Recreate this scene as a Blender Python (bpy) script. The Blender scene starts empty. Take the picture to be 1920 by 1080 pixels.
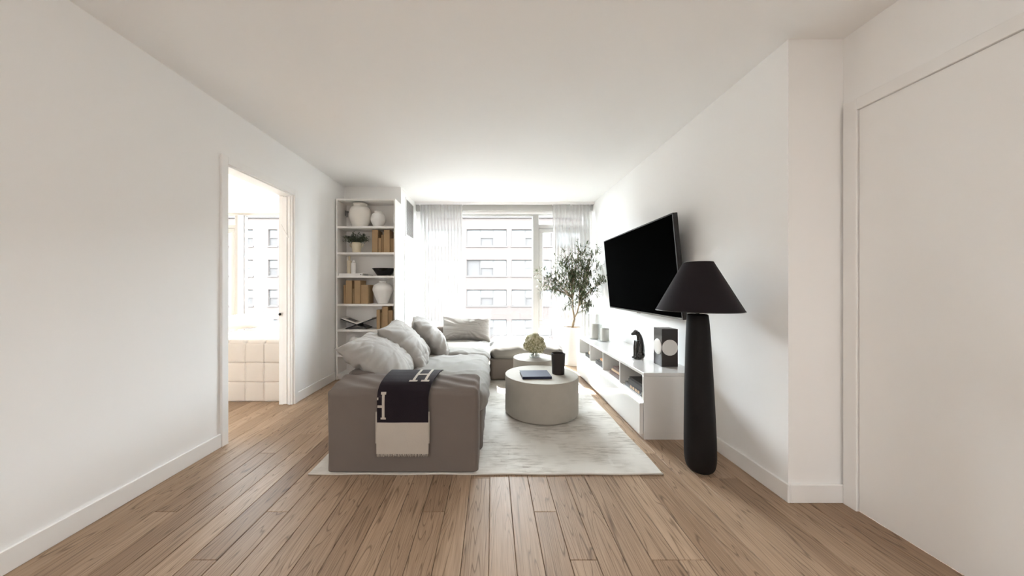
import bpy, bmesh, math, random
from mathutils import Vector, Matrix, noise

# ------------------------------------------------------------------ camera, world, sun, exposure
scene = bpy.context.scene
C = scene.collection
F, VX, VY, CAMH = 610.0, 923.0, 539.0, 1.172      # focal length in pixels, vanishing point, eye height

cam_d = bpy.data.cameras.new('camera')
cam_d.sensor_fit = 'HORIZONTAL'
cam_d.sensor_width = 36.0
cam_d.lens = 36.0 * F / 1920.0
cam_d.shift_x = (960.0 - VX) / 1920.0
cam_d.shift_y = (VY - 540.0) / 1920.0
cam_d.clip_start = 0.05
cam_d.clip_end = 300
cam = bpy.data.objects.new('camera', cam_d)
C.objects.link(cam)
cam.location = (0, 0, CAMH)
cam.rotation_euler = (math.pi / 2, 0, 0)
scene.camera = cam

world = bpy.data.worlds.new('sky')
scene.world = world
world.use_nodes = True
bg = world.node_tree.nodes['Background']
bg.inputs['Color'].default_value = (0.87, 0.94, 1.0, 1)
bg.inputs['Strength'].default_value = 12.0

sun_d = bpy.data.lights.new('sun', 'SUN')
sun_d.energy = 9.0
sun_d.angle = math.radians(0.6)
sun_d.color = (1.0, 0.99, 0.97)
sun = bpy.data.objects.new('sun', sun_d)
C.objects.link(sun)
sun.location = (-5, 12, 14)
sun.rotation_euler = Vector((0.30, -1.0, -1.27)).to_track_quat('-Z', 'Y').to_euler()

def portal(name, loc, sx, sz):
    d = bpy.data.lights.new(name, 'AREA')
    d.shape = 'RECTANGLE'; d.size = sx; d.size_y = sz
    d.cycles.is_portal = True
    o = bpy.data.objects.new(name, d); C.objects.link(o)
    o.location = loc
    o.rotation_euler = (-math.pi / 2, 0, 0)          # faces into the room (-Y)
    return o
portal('window_portal', (0.2, 5.46, 1.25), 2.9, 2.3)
portal('bedroom_window_portal', (-3.6, 5.46, 1.25), 2.9, 2.3)

scene.view_settings.view_transform = 'Standard'
scene.view_settings.look = 'None'
scene.view_settings.gamma = 1.0
scene.view_settings.use_curve_mapping = False
scene.view_settings.exposure = 1.88
scene.cycles.max_bounces = 10
scene.cycles.diffuse_bounces = 7
scene.cycles.adaptive_threshold = 0.02
scene.cycles.transparent_max_bounces = 16
scene.cycles.use_denoising = True
scene.cycles.sample_clamp_indirect = 6.0
scene.cycles.caustics_reflective = False
scene.cycles.caustics_refractive = False

# ------------------------------------------------------------------ helpers
R = random.Random(7)

def px(x, y, d):
    """world point that stands at depth d under photograph pixel x, y"""
    return Vector(((x - VX) * d / F, d, CAMH - (y - VY) * d / F))

def tag(o, label=None, cat=None, group=None, kind=None):
    if label: o['label'] = label
    if cat: o['category'] = cat
    if group: o['group'] = group
    if kind: o['kind'] = kind
    return o

def empty(name, loc, label=None, cat=None, group=None, kind=None, rz=0.0):
    o = bpy.data.objects.new(name, None); C.objects.link(o)
    o.location = loc; o.rotation_euler = (0, 0, rz)
    o.empty_display_size = 0.1
    return tag(o, label, cat, group, kind)

def link(name, me, parent=None, loc=None):
    o = bpy.data.objects.new(name, me); C.objects.link(o)
    if parent is not None:
        o.parent = parent
    if loc is not None: o.location = loc
    return o

def obj(name, bm, mat, parent=None, smooth=False, loc=None, world_coords=True, angle=None):
    """bmesh -> one mesh object. bmesh coordinates are world coordinates unless loc is given."""
    bmesh.ops.recalc_face_normals(bm, faces=bm.faces)
    if loc is None:
        # origin at the base centre of the mesh
        if bm.verts:
            xs = [v.co.x for v in bm.verts]; ys = [v.co.y for v in bm.verts]; zs = [v.co.z for v in bm.verts]
            org = Vector(((min(xs) + max(xs)) / 2, (min(ys) + max(ys)) / 2, min(zs)))
        else:
            org = Vector((0, 0, 0))
        for v in bm.verts: v.co -= org
    else:
        org = Vector(loc)
    me = bpy.data.meshes.new(name)
    bm.to_mesh(me); bm.free()
    if mat: me.materials.append(mat)
    if smooth:
        for p in me.polygons: p.use_smooth = True
        if angle:
            me.set_sharp_from_angle(angle=math.radians(angle))
    o = bpy.data.objects.new(name, me); C.objects.link(o)
    if parent is not None:
        o.parent = parent
        pw = world_loc(parent)
        q = Vector(org) - pw[0]
        if pw[1]:
            q = Matrix.Rotation(-pw[1], 3, 'Z') @ q
            o.rotation_euler = (0, 0, -pw[1])
        o.location = q
    else:
        o.location = org
    return o

def world_loc(o):
    """world position and z turn of a parent chain (only z turns are used for parents)"""
    m = Matrix.Identity(4)
    chain = []
    while o is not None:
        chain.append(o); o = o.parent
    for p in reversed(chain):
        m = m @ Matrix.LocRotScale(p.location, p.rotation_euler, p.scale)
    return m.to_translation(), m.to_euler().z

def box(bm, x0, x1, y0, y1, z0, z1, bev=0.0, seg=1):
    vs = [bm.verts.new(p) for p in ((x0, y0, z0), (x1, y0, z0), (x1, y1, z0), (x0, y1, z0),
                                    (x0, y0, z1), (x1, y0, z1), (x1, y1, z1), (x0, y1, z1))]
    fs = [bm.faces.new([vs[i] for i in f]) for f in
          ((0, 3, 2, 1), (4, 5, 6, 7), (0, 1, 5, 4), (1, 2, 6, 5), (2, 3, 7, 6), (3, 0, 4, 7))]
    if bev > 0:
        es = set()
        for f in fs: es.update(f.edges)
        bmesh.ops.bevel(bm, geom=list(es), offset=bev, segments=seg, profile=0.5, affect='EDGES')
    return vs

def boxo(name, mat, parent, x0, x1, y0, y1, z0, z1, bev=0.0, seg=1):
    bm = bmesh.new(); box(bm, x0, x1, y0, y1, z0, z1, bev, seg)
    return obj(name, bm, mat, parent)

def lathe(bm, prof, cx=0, cy=0, cz=0, seg=40, lean=(0, 0), cap_bottom=True, cap_top=False, sx=1.0, sy=1.0):
    """prof: list of (r, z); lean shifts the axis per metre of height"""
    rings = []
    for r, z in prof:
        ox, oy = cx + lean[0] * z, cy + lean[1] * z
        rings.append([bm.verts.new((ox + r * sx * math.cos(2 * math.pi * i / seg),
                                    oy + r * sy * math.sin(2 * math.pi * i / seg), cz + z)) for i in range(seg)])
    for a, b in zip(rings[:-1], rings[1:]):
        for i in range(seg):
            j = (i + 1) % seg
            bm.faces.new((a[i], a[j], b[j], b[i]))
    if cap_bottom: bm.faces.new(list(reversed(rings[0])))
    if cap_top: bm.faces.new(rings[-1])
    return rings

def tube(bm, pts, rads, seg=8, caps=True):
    pts = [Vector(p) for p in pts]
    rings = []
    n = len(pts)
    up = Vector((0, 0, 1))
    prev = None
    for i, p in enumerate(pts):
        t = (pts[min(i + 1, n - 1)] - pts[max(i - 1, 0)])
        if t.length < 1e-9: t = up.copy()
        t.normalize()
        if prev is None:
            a = t.cross(up)
            if a.length < 1e-3: a = t.cross(Vector((1, 0, 0)))
            a.normalize()
        else:
            a = prev - t * prev.dot(t)
            if a.length < 1e-6: a = t.cross(up)
            a.normalize()
        prev = a
        b = t.cross(a)
        r = rads[i] if hasattr(rads, '__len__') else rads
        rings.append([bm.verts.new(p + (a * math.cos(2 * math.pi * k / seg) + b * math.sin(2 * math.pi * k / seg)) * r)
                      for k in range(seg)])
    for a, b in zip(rings[:-1], rings[1:]):
        for k in range(seg):
            j = (k + 1) % seg
            bm.faces.new((a[k], a[j], b[j], b[k]))
    if caps:
        bm.faces.new(list(reversed(rings[0]))); bm.faces.new(rings[-1])

def ball(bm, c, r, sx=1, sy=1, sz=1, u=14, v=10):
    m = Matrix.Translation(Vector(c)) @ Matrix.Diagonal((sx, sy, sz, 1))
    bmesh.ops.create_uvsphere(bm, u_segments=u, v_segments=v, radius=r, matrix=m)

def fbm(p, o=3):
    return noise.fractal(p, 1.0, 2.0, o, noise_basis='PERLIN_ORIGINAL')

def soft_box(bm, x0, x1, y0, y1, z0, z1, rad, n=26, bulge=(0, 0, 0), amp=0.0, freq=6.0, seed=0, floor_flat=True, fold=None):
    """rounded box of many small faces with a slight swell and wrinkles"""
    c = Vector(((x0 + x1) / 2, (y0 + y1) / 2, (z0 + z1) / 2))
    h = Vector(((x1 - x0) / 2, (y1 - y0) / 2, (z1 - z0) / 2))
    rad = min(rad, h.x * 0.98, h.y * 0.98, h.z * 0.98)
    grid = {}
    def key(i, j, k): return (i, j, k)
    def lin(t, hh):   # more rows near the rounded edges
        t = -1 + 2 * t
        return math.copysign(abs(t) ** 0.8, t) * hh
    def vert(i, j, k):
        kk = (i, j, k)
        if kk in grid: return grid[kk]
        p = Vector((lin(i / n, h.x), lin(j / n, h.y), lin(k / n, h.z)))
        inner = Vector((max(-h.x + rad, min(h.x - rad, p.x)), max(-h.y + rad, min(h.y - rad, p.y)), max(-h.z + rad, min(h.z - rad, p.z))))
        d = p - inner
        if d.length > 1e-9:
            # distance to round the edges
            q = inner + d.normalized() * rad
        else:
            q = p
        nrm = d.normalized() if d.length > 1e-9 else Vector((0, 0, 1))
        s = Vector((q.x / h.x, q.y / h.y, q.z / h.z))
        q.x += nrm.x * bulge[0] * (1 - s.y * s.y) * (1 - s.z * s.z)
        q.y += nrm.y * bulge[1] * (1 - s.x * s.x) * (1 - s.z * s.z)
        q.z += nrm.z * bulge[2] * (1 - s.x * s.x) * (1 - s.y * s.y) * (1 if (nrm.z > 0 or not floor_flat) else 0)
        w = q + c
        if amp:
            a = fbm(Vector((w.x * freq + seed, w.y * freq, w.z * freq + seed * 0.3)), 3)
            q += nrm * amp * a * (0.35 if (floor_flat and s.z < -0.8) else 1.0)
        if fold:
            q += nrm * fold(w, nrm, s)
        v = bm.verts.new(q + c)
        grid[kk] = v
        return v
    for a in range(n):
        for b in range(n):
            for side in (0, n):
                f = [vert(side, a, b), vert(side, a + 1, b), vert(side, a + 1, b + 1), vert(side, a, b + 1)]
                bm.faces.new(f)
                f = [vert(a, side, b), vert(a + 1, side, b), vert(a + 1, side, b + 1), vert(a, side, b + 1)]
                bm.faces.new(f)
                f = [vert(a, b, side), vert(a + 1, b, side), vert(a + 1, b + 1, side), vert(a, b + 1, side)]
                bm.faces.new(f)

def pillow(bm, centre, U, V, N, L, H, T, seed=0, n=84, wr=0.012, sag=0.0, ear=0.07):
    """plump cushion: U, V span its face (length L, height H), N is its thickness direction"""
    U, V, N = Vector(U).normalized(), Vector(V).normalized(), Vector(N).normalized()
    centre = Vector(centre)
    def P(s, t, side):
        e = 1 - ear * (1 - t * t) ** 1.0
        g = 1 - ear * (1 - s * s) ** 1.0
        prof = max(0.0, (1 - s ** 4)) ** 0.62 * max(0.0, (1 - t ** 4)) ** 0.62
        th = T / 2 * (prof * (0.75 + 0.25 * (1 - s * s) * (1 - t * t)))
        th *= (1 - 0.22 * sag * t)
        # folds running inwards from the seams and soft dents
        cor = (abs(s) * abs(t))
        rid = noise.noise(Vector((s * 2.2 + seed * 3.1, t * 2.2, side * 4.0 + seed)))
        ang = math.atan2(t, s)
        radl = math.sqrt(s * s + t * t)
        rays = noise.noise(Vector((math.cos(ang) * 5.5 + seed, math.sin(ang) * 5.5, radl * 0.7 + side * 3)))
        sharp = 1 - abs(noise.noise(Vector((math.cos(ang) * 3.6 + seed * 2, math.sin(ang) * 3.6, side * 2.0 + seed)))) * 2
        w = wr * (1.1 * rid + 1.5 * rays * radl ** 1.5 + 0.9 * sharp * radl ** 2 * min(1, prof * 2.5))
        wx = noise.noise(Vector((s * 1.3 + seed, t * 1.3, 7.7 + side)))
        cr = noise.noise(Vector((s * 1.0 + wx * 1.0 + seed * 1.7, t * 2.6 + s * 1.0 + wx * .7, side * 5.0)))
        cr2 = noise.noise(Vector((s * 3.0 + wx + seed * .7, t * 1.4 - s * 1.0, side * 3.0 + 11)))
        w -= wr * (0.55 * max(0.0, 1 - abs(cr) * 4.5) ** 1.5 + 0.30 * max(0.0, 1 - abs(cr2) * 4.5) ** 1.5 * min(1, radl))
        w *= min(1.0, prof * 3)
        q = centre + U * (s * e * L / 2) + V * (t * g * H / 2) + N * side * (th + w)
        return q
    rows = {}
    for side in (1, -1):
        for i in range(n + 1):
            for j in range(n + 1):
                s = -1 + 2 * i / n; t = -1 + 2 * j / n
                s = math.copysign(abs(s) ** 0.85, s); t = math.copysign(abs(t) ** 0.85, t)
                edge = i in (0, n) or j in (0, n)
                if edge and side == -1:
                    rows[(side, i, j)] = rows[(1, i, j)]
                else:
                    rows[(side, i, j)] = bm.verts.new(P(s, t, side))
        for i in range(n):
            for j in range(n):
                f = [rows[(side, i, j)], rows[(side, i + 1, j)], rows[(side, i + 1, j + 1)], rows[(side, i, j + 1)]]
                if side == -1: f.reverse()
                bm.faces.new(f)

# ------------------------------------------------------------------ materials
def mat(name):
    m = bpy.data.materials.new(name); m.use_nodes = True
    nt = m.node_tree
    return m, nt, nt.nodes['Principled BSDF']

def N(nt, kind, **kw):
    n = nt.nodes.new(kind)
    for k, v in kw.items():
        if k.startswith('i_'):
            n.inputs[k[2:].replace('_', ' ')].default_value = v
        else:
            setattr(n, k, v)
    return n

def plain(name, col, rough=0.5, spec=0.5, metal=0.0, coat=0.0, bump=0.0, bscale=60.0, var=0.0, vscale=4.0, sheen=0.0):
    m, nt, p = mat(name)
    p.inputs['Base Color'].default_value = (*col, 1)
    p.inputs['Roughness'].default_value = rough
    p.inputs['Specular IOR Level'].default_value = spec
    p.inputs['Metallic'].default_value = metal
    p.inputs['Coat Weight'].default_value = coat
    if sheen:
        p.inputs['Sheen Weight'].default_value = sheen
        p.inputs['Sheen Roughness'].default_value = 0.4
    tc = N(nt, 'ShaderNodeTexCoord')
    if bump:
        nz = N(nt, 'ShaderNodeTexNoise'); nz.inputs['Scale'].default_value = bscale; nz.inputs['Detail'].default_value = 4
        nt.links.new(tc.outputs['Object'], nz.inputs['Vector'])
        b = N(nt, 'ShaderNodeBump'); b.inputs['Strength'].default_value = bump; b.inputs['Distance'].default_value = 0.004
        nt.links.new(nz.outputs['Fac'], b.inputs['Height']); nt.links.new(b.outputs['Normal'], p.inputs['Normal'])
    if var:
        nz = N(nt, 'ShaderNodeTexNoise'); nz.inputs['Scale'].default_value = vscale; nz.inputs['Detail'].default_value = 5
        nt.links.new(tc.outputs['Object'], nz.inputs['Vector'])
        mx = N(nt, 'ShaderNodeMixRGB')
        mx.inputs[1].default_value = (*[c * (1 - var) for c in col], 1)
        mx.inputs[2].default_value = (*[min(1, c * (1 + var)) for c in col], 1)
        nt.links.new(nz.outputs['Fac'], mx.inputs[0]); nt.links.new(mx.outputs[0], p.inputs['Base Color'])
    return m

def wood_floor():
    m, nt, p = mat('oak_plank')
    tc = N(nt, 'ShaderNodeTexCoord'); oi = N(nt, 'ShaderNodeObjectInfo')
    mul = N(nt, 'ShaderNodeVectorMath', operation='SCALE'); mul.inputs['Scale'].default_value = 37.0
    cmb = N(nt, 'ShaderNodeCombineXYZ')
    for k in ('X', 'Y', 'Z'): nt.links.new(oi.outputs['Random'], cmb.inputs[k])
    nt.links.new(cmb.outputs[0], mul.inputs[0])
    add = N(nt, 'ShaderNodeVectorMath', operation='ADD')
    nt.links.new(tc.outputs['Object'], add.inputs[0]); nt.links.new(mul.outputs[0], add.inputs[1])
    mp = N(nt, 'ShaderNodeMapping'); mp.inputs['Scale'].default_value = (11.0, 0.8, 1.0)
    nt.links.new(add.outputs[0], mp.inputs['Vector'])
    # cathedral figure: bands of a warped noise
    n1 = N(nt, 'ShaderNodeTexNoise'); n1.inputs['Scale'].default_value = 1.1; n1.inputs['Detail'].default_value = 1.5; n1.inputs['Distortion'].default_value = 0.35
    nt.links.new(mp.outputs[0], n1.inputs['Vector'])
    m1 = N(nt, 'ShaderNodeMath', operation='MULTIPLY'); m1.inputs[1].default_value = 15.0
    nt.links.new(n1.outputs['Fac'], m1.inputs[0])
    fr = N(nt, 'ShaderNodeMath', operation='FRACT'); nt.links.new(m1.outputs[0], fr.inputs[0])
    rr = N(nt, 'ShaderNodeValToRGB')
    rr.color_ramp.elements[0].position = 0.0; rr.color_ramp.elements[0].color = (1, 1, 1, 1)
    rr.color_ramp.elements[1].position = 0.78; rr.color_ramp.elements[1].color = (0.93, 0.93, 0.93, 1)
    e = rr.color_ramp.elements.new(0.9); e.color = (0.42, 0.39, 0.36, 1)
    e = rr.color_ramp.elements.new(1.0); e.color = (0.95, 0.95, 0.95, 1)
    nt.links.new(fr.outputs[0], rr.inputs[0])
    # fine pores
    mp2 = N(nt, 'ShaderNodeMapping'); mp2.inputs['Scale'].default_value = (160.0, 5.0, 1.0)
    nt.links.new(add.outputs[0], mp2.inputs['Vector'])
    n2 = N(nt, 'ShaderNodeTexNoise'); n2.inputs['Scale'].default_value = 1.0; n2.inputs['Detail'].default_value = 3
    nt.links.new(mp2.outputs[0], n2.inputs['Vector'])
    r2 = N(nt, 'ShaderNodeValToRGB'); r2.color_ramp.elements[0].position = 0.3; r2.color_ramp.elements[0].color = (0.66, 0.63, 0.60, 1); r2.color_ramp.elements[1].position = 0.62
    nt.links.new(n2.outputs['Fac'], r2.inputs[0])
    base = N(nt, 'ShaderNodeValToRGB')
    base.color_ramp.elements[0].color = (0.32, 0.215, 0.140, 1)
    base.color_ramp.elements[1].color = (0.47, 0.335, 0.230, 1)
    e = base.color_ramp.elements.new(0.35); e.color = (0.385, 0.268, 0.180, 1)
    e = base.color_ramp.elements.new(0.7); e.color = (0.425, 0.30, 0.205, 1)
    nt.links.new(oi.outputs['Random'], base.inputs[0])
    x1 = N(nt, 'ShaderNodeMixRGB', blend_type='MULTIPLY'); x1.inputs[0].default_value = 0.85
    nt.links.new(base.outputs[0], x1.inputs[1]); nt.links.new(rr.outputs[0], x1.inputs[2])
    x2 = N(nt, 'ShaderNodeMixRGB', blend_type='MULTIPLY'); x2.inputs[0].default_value = 0.8
    nt.links.new(x1.outputs[0], x2.inputs[1]); nt.links.new(r2.outputs[0], x2.inputs[2])
    nt.links.new(x2.outputs[0], p.inputs['Base Color'])
    p.inputs['Roughness'].default_value = 0.48
    p.inputs['Specular IOR Level'].default_value = 0.22
    b = N(nt, 'ShaderNodeBump'); b.inputs['Strength'].default_value = 0.15; b.inputs['Distance'].default_value = 0.002
    nt.links.new(n2.outputs['Fac'], b.inputs['Height']); nt.links.new(b.outputs['Normal'], p.inputs['Normal'])
    return m

def rug_mat():
    m, nt, p = mat('rug_weave')
    tc = N(nt, 'ShaderNodeTexCoord')
    mp = N(nt, 'ShaderNodeMapping'); mp.inputs['Scale'].default_value = (4.5, 26.0, 1.0)
    nt.links.new(tc.outputs['Object'], mp.inputs['Vector'])
    n1 = N(nt, 'ShaderNodeTexNoise'); n1.inputs['Scale'].default_value = 1.6; n1.inputs['Detail'].default_value = 8; n1.inputs['Roughness'].default_value = 0.65
    nt.links.new(mp.outputs[0], n1.inputs['Vector'])
    n2 = N(nt, 'ShaderNodeTexNoise'); n2.inputs['Scale'].default_value = 3.2; n2.inputs['Detail'].default_value = 3
    nt.links.new(tc.outputs['Object'], n2.inputs['Vector'])
    r1 = N(nt, 'ShaderNodeValToRGB')
    r1.color_ramp.elements[0].position = 0.34; r1.color_ramp.elements[0].color = (0.30, 0.265, 0.225, 1)
    r1.color_ramp.elements[1].position = 0.58; r1.color_ramp.elements[1].color = (0.66, 0.63, 0.58, 1)
    nt.links.new(n1.outputs['Fac'], r1.inputs[0])
    r2 = N(nt, 'ShaderNodeValToRGB'); r2.color_ramp.elements[0].position = 0.40; r2.color_ramp.elements[1].position = 0.6
    nt.links.new(n2.outputs['Fac'], r2.inputs[0])
    mx = N(nt, 'ShaderNodeMixRGB'); mx.inputs[1].default_value = (0.70, 0.675, 0.63, 1)
    ms = N(nt, 'ShaderNodeMath', operation='MULTIPLY'); ms.inputs[1].default_value = 0.85
    nt.links.new(r2.outputs[0], ms.inputs[0]); nt.links.new(ms.outputs[0], mx.inputs[0])
    nt.links.new(r1.outputs[0], mx.inputs[2])
    # square flecks of the worn weave
    vo = N(nt, 'ShaderNodeTexVoronoi', distance='CHEBYCHEV'); vo.inputs['Scale'].default_value = 9.0
    mp3 = N(nt, 'ShaderNodeMapping'); mp3.inputs['Scale'].default_value = (1.0, 1.7, 1.0)
    nt.links.new(tc.outputs['Object'], mp3.inputs['Vector']); nt.links.new(mp3.outputs[0], vo.inputs['Vector'])
    r3 = N(nt, 'ShaderNodeValToRGB'); r3.color_ramp.elements[0].position = 0.80; r3.color_ramp.elements[1].position = 0.84
    r3.color_ramp.interpolation = 'LINEAR'
    sp = N(nt, 'ShaderNodeSeparateColor'); nt.links.new(vo.outputs['Color'], sp.inputs[0]); nt.links.new(sp.outputs[0], r3.inputs[0])
    mm = N(nt, 'ShaderNodeMath', operation='MULTIPLY'); mm.inputs[1].default_value = 0.35; nt.links.new(r3.outputs[0], mm.inputs[0])
    mx2 = N(nt, 'ShaderNodeMixRGB'); mx2.inputs[2].default_value = (0.78, 0.765, 0.72, 1)
    nt.links.new(mm.outputs[0], mx2.inputs[0]); nt.links.new(mx.outputs[0], mx2.inputs[1])
    nt.links.new(mx2.outputs[0], p.inputs['Base Color'])
    p.inputs['Roughness'].default_value = 0.95; p.inputs['Specular IOR Level'].default_value = 0.1
    n4 = N(nt, 'ShaderNodeTexNoise'); n4.inputs['Scale'].default_value = 260.0
    nt.links.new(tc.outputs['Object'], n4.inputs['Vector'])
    b = N(nt, 'ShaderNodeBump'); b.inputs['Strength'].default_value = 0.5; b.inputs['Distance'].default_value = 0.004
    nt.links.new(n4.outputs['Fac'], b.inputs['Height']); nt.links.new(b.outputs['Normal'], p.inputs['Normal'])
    return m

def fabric(name, col, var=0.06, scale=420.0, bump=0.25, sheen=0.25):
    m, nt, p = mat(name)
    tc = N(nt, 'ShaderNodeTexCoord')
    n1 = N(nt, 'ShaderNodeTexNoise'); n1.inputs['Scale'].default_value = 5.0; n1.inputs['Detail'].default_value = 4
    nt.links.new(tc.outputs['Object'], n1.inputs['Vector'])
    mx = N(nt, 'ShaderNodeMixRGB')
    mx.inputs[1].default_value = (*[c * (1 - var) for c in col], 1); mx.inputs[2].default_value = (*[min(1, c * (1 + var)) for c in col], 1)
    nt.links.new(n1.outputs['Fac'], mx.inputs[0]); nt.links.new(mx.outputs[0], p.inputs['Base Color'])
    n2 = N(nt, 'ShaderNodeTexNoise'); n2.inputs['Scale'].default_value = scale; n2.inputs['Detail'].default_value = 2
    nt.links.new(tc.outputs['Object'], n2.inputs['Vector'])
    b = N(nt, 'ShaderNodeBump'); b.inputs['Strength'].default_value = bump; b.inputs['Distance'].default_value = 0.002
    nt.links.new(n2.outputs['Fac'], b.inputs['Height']); nt.links.new(b.outputs['Normal'], p.inputs['Normal'])
    p.inputs['Roughness'].default_value = 0.9; p.inputs['Specular IOR Level'].default_value = 0.15
    p.inputs['Sheen Weight'].default_value = sheen; p.inputs['Sheen Roughness'].default_value = 0.45
    return m

def glass_mat(name, tint=(1, 1, 1), ior=1.45):
    m = bpy.data.materials.new(name); m.use_nodes = True
    nt = m.node_tree; nt.nodes.clear()
    out = N(nt, 'ShaderNodeOutputMaterial')
    tr = N(nt, 'ShaderNodeBsdfTransparent'); tr.inputs[0].default_value = (*tint, 1)
    gl = N(nt, 'ShaderNodeBsdfGlossy'); gl.inputs['Roughness'].default_value = 0.02
    lw = N(nt, 'ShaderNodeLayerWeight'); lw.inputs[0].default_value = 0.5      # Schlick reflectance from the facing angle
    pw = N(nt, 'ShaderNodeMath', operation='POWER'); pw.inputs[1].default_value = 5.0
    nt.links.new(lw.outputs['Facing'], pw.inputs[0])
    fz = N(nt, 'ShaderNodeMath', operation='MULTIPLY_ADD'); fz.inputs[1].default_value = 0.6; fz.inputs[2].default_value = ((ior - 1) / (ior + 1)) ** 2
    nt.links.new(pw.outputs[0], fz.inputs[0])
    mx = N(nt, 'ShaderNodeMixShader')
    nt.links.new(fz.outputs[0], mx.inputs[0]); nt.links.new(tr.outputs[0], mx.inputs[1]); nt.links.new(gl.outputs[0], mx.inputs[2])
    nt.links.new(mx.outputs[0], out.inputs['Surface'])
    return m

def sheer_mat():
    m = bpy.data.materials.new('sheer_voile'); m.use_nodes = True
    nt = m.node_tree; nt.nodes.clear()
    out = N(nt, 'ShaderNodeOutputMaterial')
    tr = N(nt, 'ShaderNodeBsdfTransparent')
    df = N(nt, 'ShaderNodeBsdfDiffuse'); df.inputs[0].default_value = (0.68, 0.675, 0.665, 1)
    tl = N(nt, 'ShaderNodeBsdfTranslucent'); tl.inputs[0].default_value = (0.20, 0.198, 0.194, 1)
    a = N(nt, 'ShaderNodeMixShader'); a.inputs[0].default_value = 0.07
    nt.links.new(df.outputs[0], a.inputs[1]); nt.links.new(tl.outputs[0], a.inputs[2])
    mx = N(nt, 'ShaderNodeMixShader'); mx.inputs[0].default_value = 0.76
    nt.links.new(tr.outputs[0], mx.inputs[1]); nt.links.new(a.outputs[0], mx.inputs[2])
    nt.links.new(mx.outputs[0], out.inputs['Surface'])
    return m

def brick_mat():
    m, nt, p = mat('pale_brick')
    tc = N(nt, 'ShaderNodeTexCoord')
    mp = N(nt, 'ShaderNodeMapping'); mp.inputs['Rotation'].default_value = (math.pi / 2, 0, 0)
    nt.links.new(tc.outputs['Object'], mp.inputs['Vector'])
    br = N(nt, 'ShaderNodeTexBrick'); br.inputs['Scale'].default_value = 4.0
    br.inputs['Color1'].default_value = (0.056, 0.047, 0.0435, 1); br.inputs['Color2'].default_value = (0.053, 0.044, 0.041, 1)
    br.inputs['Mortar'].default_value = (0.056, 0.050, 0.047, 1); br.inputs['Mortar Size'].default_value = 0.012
    nt.links.new(mp.outputs[0], br.inputs['Vector']); nt.links.new(br.outputs['Color'], p.inputs['Base Color'])
    p.inputs['Roughness'].default_value = 0.9; p.inputs['Specular IOR Level'].default_value = 0.0
    return m

WHITE = plain('wall_paint', (0.91, 0.905, 0.895), 0.75, 0.25, bump=0.03, bscale=180)
CEIL = plain('ceiling_paint', (0.92, 0.917, 0.91), 0.85, 0.2)
TRIM = plain('trim_paint', (0.89, 0.882, 0.868), 0.35, 0.4)
FRAME = plain('window_frame_paint', (0.46, 0.45, 0.43), 0.4, 0.4)
GASKET = plain('grey_gasket', (0.25, 0.25, 0.25), 0.6)
SHELF = plain('shelf_laminate', (0.87, 0.85, 0.825), 0.45, 0.35)
OAK = wood_floor()
RUG = rug_mat()
RUGEDGE = fabric('rug_binding', (0.62, 0.58, 0.53), 0.08)
SOFA_SHADED = fabric('sofa_linen_shaded', (0.175, 0.149, 0.131), 0.05, sheen=0.05)  # sofa linen darkened for base and arms, their shade put into the colour
SEAT_HALF_LIT = fabric('seat_linen_half_lit', (0.245, 0.230, 0.212), 0.05, sheen=0.08)  # same linen for the seats, a half-lit tone put into the colour
PILLOW_LIT = fabric('cushion_linen_lit', (0.37, 0.352, 0.328), 0.05, sheen=0.1)  # same linen for loose cushions, lightened to carry light in the colour
NAVY = fabric('navy_wool', (0.017, 0.0125, 0.017), 0.2, 260, 0.6, 0.1)
CREAM = fabric('cream_wool', (0.50, 0.455, 0.40), 0.08, 260, 0.7, 0.2)
CONCRETE = plain('pale_concrete', (0.41, 0.383, 0.335), 0.8, 0.2, bump=0.12, bscale=90, var=0.08, vscale=14)
LACQUER = plain('white_lacquer', (0.74, 0.725, 0.70), 0.12, 0.5, coat=0.3)
BLACKSATIN = plain('black_plaster', (0.008, 0.007, 0.007), 0.6, 0.2, bump=0.05, bscale=220)
SHADE = fabric('black_shade_fabric', (0.015, 0.012, 0.014), 0.1, 500, 0.2, 0.08)
SCREEN = plain('screen_glass', (0.002, 0.002, 0.002), 0.10, 0.0)
BEZEL = plain('black_bezel', (0.012, 0.011, 0.011), 0.35, 0.4)
STEEL = plain('grey_metal', (0.35, 0.34, 0.33), 0.35, 0.5, metal=0.9)
CERAMIC = plain('matte_white_ceramic', (0.78, 0.745, 0.69), 0.75, 0.25, bump=0.06, bscale=70, var=0.04, vscale=12)
CERAMIC2 = plain('chalk_white_ceramic', (0.80, 0.785, 0.76), 0.8, 0.25, bump=0.08, bscale=90)
STONEWARE = plain('cream_stoneware', (0.70, 0.62, 0.47), 0.6, 0.3, var=0.05, vscale=12)
KRAFT = plain('kraft_paper', (0.38, 0.26, 0.145), 0.75, 0.2, var=0.08, vscale=16)
KRAFT2 = plain('darker_kraft_paper', (0.32, 0.215, 0.118), 0.75, 0.2, var=0.08, vscale=16)
PAPER = plain('book_pages', (0.55, 0.43, 0.29), 0.9, 0.1)
WPAPER = plain('white_pages', (0.80, 0.77, 0.72), 0.9, 0.1)
BLACK = plain('black_gloss', (0.012, 0.010, 0.010), 0.25, 0.5)
PANTHER = plain('black_glazed_ceramic', (0.010, 0.009, 0.008), 0.12, 0.6, coat=0.4)
BARK = plain('olive_bark', (0.27, 0.205, 0.14), 0.9, 0.1, bump=0.4, bscale=60, var=0.2, vscale=30)
SOIL = plain('dry_soil', (0.25, 0.17, 0.11), 1.0, 0.1, bump=0.6, bscale=80)
POT = plain('white_pot_glaze', (0.78, 0.755, 0.715), 0.55, 0.3)
GLASS = glass_mat('window_glass', (0.98, 0.99, 0.985), 1.45)
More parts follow.
